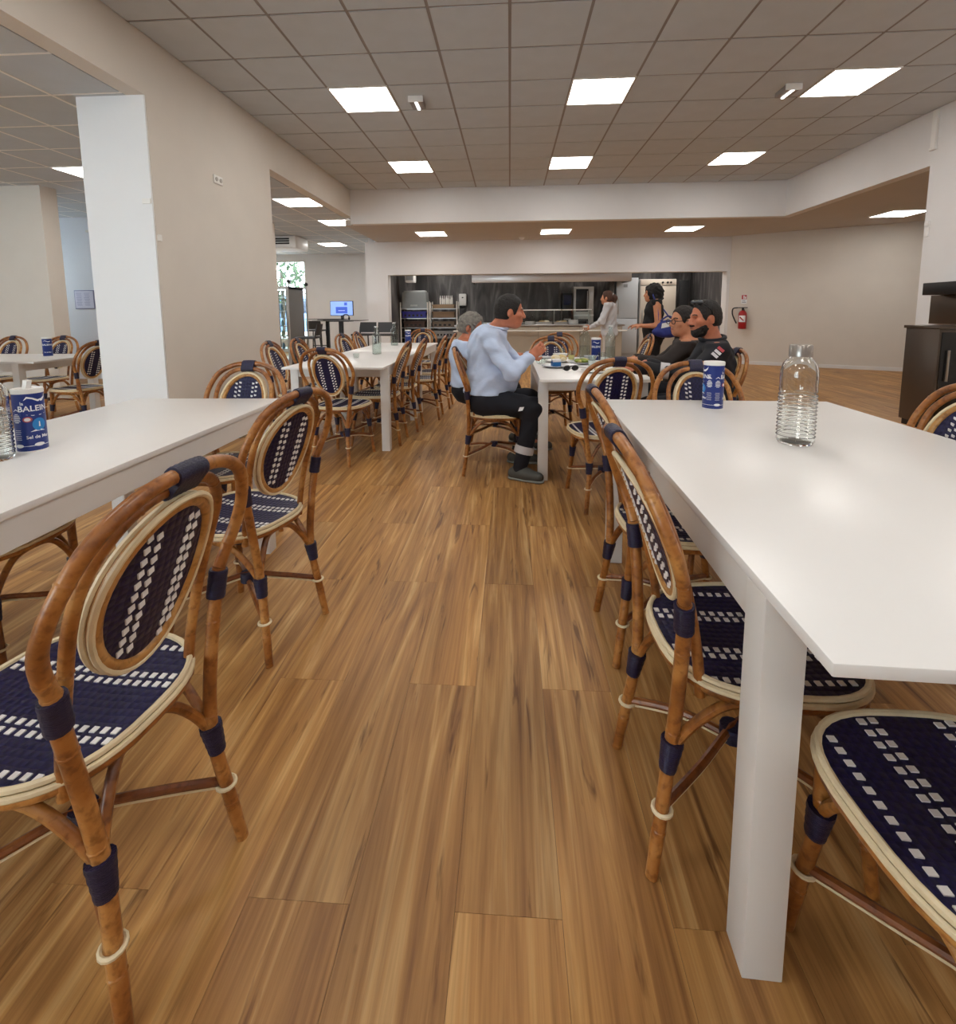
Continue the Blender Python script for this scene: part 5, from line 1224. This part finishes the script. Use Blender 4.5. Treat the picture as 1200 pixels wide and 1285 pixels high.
g = G(); ce = J3['neck']+nrm(J3['head']-J3['neck'])*.012-np.array(loc3); ax = axes_of((-1, 0, 0), J3['head']-J3['neck'])
g.tube([ce+ax[0]*.078*math.cos(a)+ax[1]*.074*math.sin(a)+ax[2]*(.008-.012*math.sin(a)) for a in np.linspace(0, 2*PI, 24, endpoint=False)], .015, 8, closed=True); g.build('collar', JK, s3)
# ---- man with glasses behind him
JB = mat('jacket_brown', '#2c2320', .85, noise=.25, nscale=16); SK4 = SKIN
J4 = dict(head=P(857, 403, 4.05), neck=P(866, 428, 4.05), chest=P(862, 450, 4.05), belly=P(858, 470, 4.05), pelvis=P(858, 489, 4.05), shL=P(860, 436, 3.87), shR=P(858, 434, 4.23), elL=P(834, 458, 3.84), elR=P(826, 456, 4.26),
          wrL=P(805, 452, 3.90), wrR=P(800, 450, 4.2), hipL=P(856, 494, 3.95), hipR=P(852, 492, 4.15), knL=P(795, 492, 3.95), knR=P(792, 490, 4.15), anL=P(806, 560, 3.95), anR=P(804, 553, 4.15), toL=P(782, 566, 3.95), toR=P(780, 560, 4.15))
J4.update(hdL=(-1, .2, .0), hnL=(-.1, .4, -1), hdR=(-1, -.2, 0), hnR=(0, -.3, -1))
for a in ('toR', 'toL'): J4[a] = np.array([J4[a][0], J4[a][1], .036])
loc4 = (float(J4['pelvis'][0]), 4.05, 0.0)
t4, J4, L4, A4, s4, tr4 = person('man with glasses and brown jacket beyond the bearded man', loc4, J4, JB, NAVT, SK4, f=(-1, 0, 0), headf=(-1, -.30, -.05), hair=HB, jacket=True, vox=.009)
short_hair(t4, loc4, L4, A4, HB, front=.03, puff=.007, curl=.003)
for q in (-1, 1):
    G().tube([L4(q*.034+.024*math.cos(a), .108, .002+.019*math.sin(a))-np.array(loc4) for a in np.linspace(0, 2*PI, 18, endpoint=False)], .0028, 6, closed=True).build('glasses_rim', BLACK, t4)
    G().tube([L4(q*.058, .105, .006)-np.array(loc4), L4(q*.08, .0, .004)-np.array(loc4)], .0028, 6).build('glasses_temple', BLACK, t4)
# ---- standing women
def standing(label, Y, head, neck, cx, f, sh, tr, hair, H, girth, sleeve, arms, k=.95, vox=.012, jacket=True):
    hd, nk = P(*head, Y), P(*neck, Y); x = nk[0]; fv = nrm(f); sd = np.array(axes_of(f)[0]); z = lambda s: H*s
    base = np.array([x, Y, 0.])
    J = dict(head=hd, neck=np.array([x, Y, z(.83)]), chest=base+[0, 0, z(.72)]+fv*.01, belly=base+[0, 0, z(.60)]+fv*.02, pelvis=base+[0, 0, z(.52)])
    for q, s in (('R', 1), ('L', -1)):
        J['sh'+q] = base+sd*s*.165+[0, 0, z(.80)]; J['hip'+q] = base+sd*s*.09+[0, 0, z(.50)]; J['kn'+q] = base+sd*s*.09+fv*.02+[0, 0, z(.27)]; J['an'+q] = base+sd*s*.09-fv*.02+[0, 0, .08]; J['to'+q] = base+sd*s*.1+fv*.13+[0, 0, .036]
        e, w_, hd_, hn_ = arms[q]; J['el'+q] = base+sd*s*e[0]+fv*e[1]+[0, 0, e[2]]; J['wr'+q] = base+sd*s*w_[0]+fv*w_[1]+[0, 0, w_[2]]; J['hd'+q] = fv*hd_[1]+sd*s*hd_[0]+np.array([0, 0, hd_[2]]); J['hn'+q] = fv*hn_[1]+sd*s*hn_[0]+np.array([0, 0, hn_[2]])
    loc = (float(x), Y, 0.0)
    return person(label, loc, J, sh, tr, SKIN, vox=vox, k=k, hair=hair, f=tuple(fv), headf=f, girth=girth, sleeve=sleeve, jacket=jacket)+(loc,)
CARD = mat('cardigan_grey', '#c9c9cc', .85, noise=.06, nscale=10); HBR = mat('hair_brown', '#4b2c1c', .6, noise=.3, nscale=60, bump=1.0, bscale=110); HBL = mat('hair_curly', '#120d0d', .7, noise=.3, nscale=60, bump=1.0, bscale=110)
r5 = standing('woman with ponytail in light grey cardigan standing at the kitchen counter', 8.5, (762, 374), (766, 388), 766, (-1, .45, 0), CARD, mat('trousers_pale', '#c9c4bf', .8), HBR, 1.60, .95, 'long',
              dict(L=((.24, .08, 1.02), (.22, .26, .92), (0, 1, -.3), (1, 0, 0)), R=((.24, .0, 1.0), (.22, .16, .82), (0, .5, -1), (-1, 0, 0))))
t5, J5, L5, A5, s5, tr5, loc5 = r5
short_hair(t5, loc5, L5, A5, HBR, front=.045, puff=.010)
S = SDF(L5(0, -.16, -.06)-.2, L5(0, -.1, 0)+.2, .008); S.cap(L5(0, -.10, .05), L5(0, -.135, .0), .03, .042, .03); S.cap(L5(0, -.135, .0), L5(0, -.12, -.14), .042, .02, .03); S.build('ponytail', HBR, t5, loc5)
G().tube([L5(.028*math.cos(a), -.108, .05+.028*math.sin(a))-np.array(loc5) for a in np.linspace(0, 2*PI, 14, endpoint=False)], .008, 6, closed=True).build('hair_tie', PWHITE, t5)
BLK = mat('dress_black', '#0d0d11', .85); 
r6 = standing('woman with curly dark hair in black sleeveless top carrying a blue bag', 7.3, (818, 369), (822, 386), 822, (-1, .12, 0), BLK, BLK, HBL, 1.62, 1.06, 'none',
              dict(L=((.22, -.02, .98), (.16, .20, .98), (-.2, 1, .0), (-.4, 0, -1)), R=((.22, -.02, .98), (.15, .22, .97), (-.3, 1, .0), (-.4, 0, -1))))
t6, J6, L6, A6, s6, tr6, loc6 = r6
S = SDF(L6(0, -.02, 0)-.26, L6(0, -.02, 0)+.26, .008); S.ell(L6(0, -.035, .03), A6, (.125, .13, .13), .02); S.ell(L6(0, -.07, -.05), A6, (.115, .09, .10), .03)
X_, Y_, Z_ = np.meshgrid(*S.ax, indexing='ij', sparse=True); S.D = S.D+(.016*np.sin(62*X_+2*np.sin(30*Z_))*np.sin(58*Y_+2)*np.sin(60*Z_+1)).astype(np.float32)
S.ell(L6(0, .10, -.03), A6, (.075, .075, .10), .02, '-'); S.build('hair', HBL, t6, loc6)
# bag on her hip
bq = P(837, 411, 7.06); BAGM = mat('bag_blue', '#1d2f86', .6, noise=.2, nscale=12)
t = thing('shoulder_bag', 'royal blue shoulder bag with white front panel worn by the woman in black', 'bag', tuple(bq))
S = SDF((-.24, -.14, -.24), (.24, .14, .24), .009); I3 = np.eye(3); S.ell((0, 0, -.06), I3, (.20, .075, .085), .04); S.ell((.02, 0, .03), I3, (.17, .06, .075), .05); S.folds(.003, 1); S.build('pouch', BAGM, t, (0, 0, 0))
G().add([(-.10, -.074, -.01), (.11, -.074, .035), (.12, -.074, .10), (-.09, -.074, .06)], [(0, 1, 2, 3)]).build('white_panel', mat('bag_panel', '#d8dce0', .5), t)
G().tube(catmull([(-.12, 0, .10), (-.13, .03, .28), (-.17, .10, .44), (-.15, .2, .47), (-.06, .24, .36), (.06, .14, .16), (.10, .04, .1)], 5), .016, 8, flat=.5).build('strap', BAGM, t)
G().tube(catmull([(-.1, -.03, .09), (0, -.04, .16), (.1, -.03, .11)], 5), .011, 8).build('handle', BAGM, t)
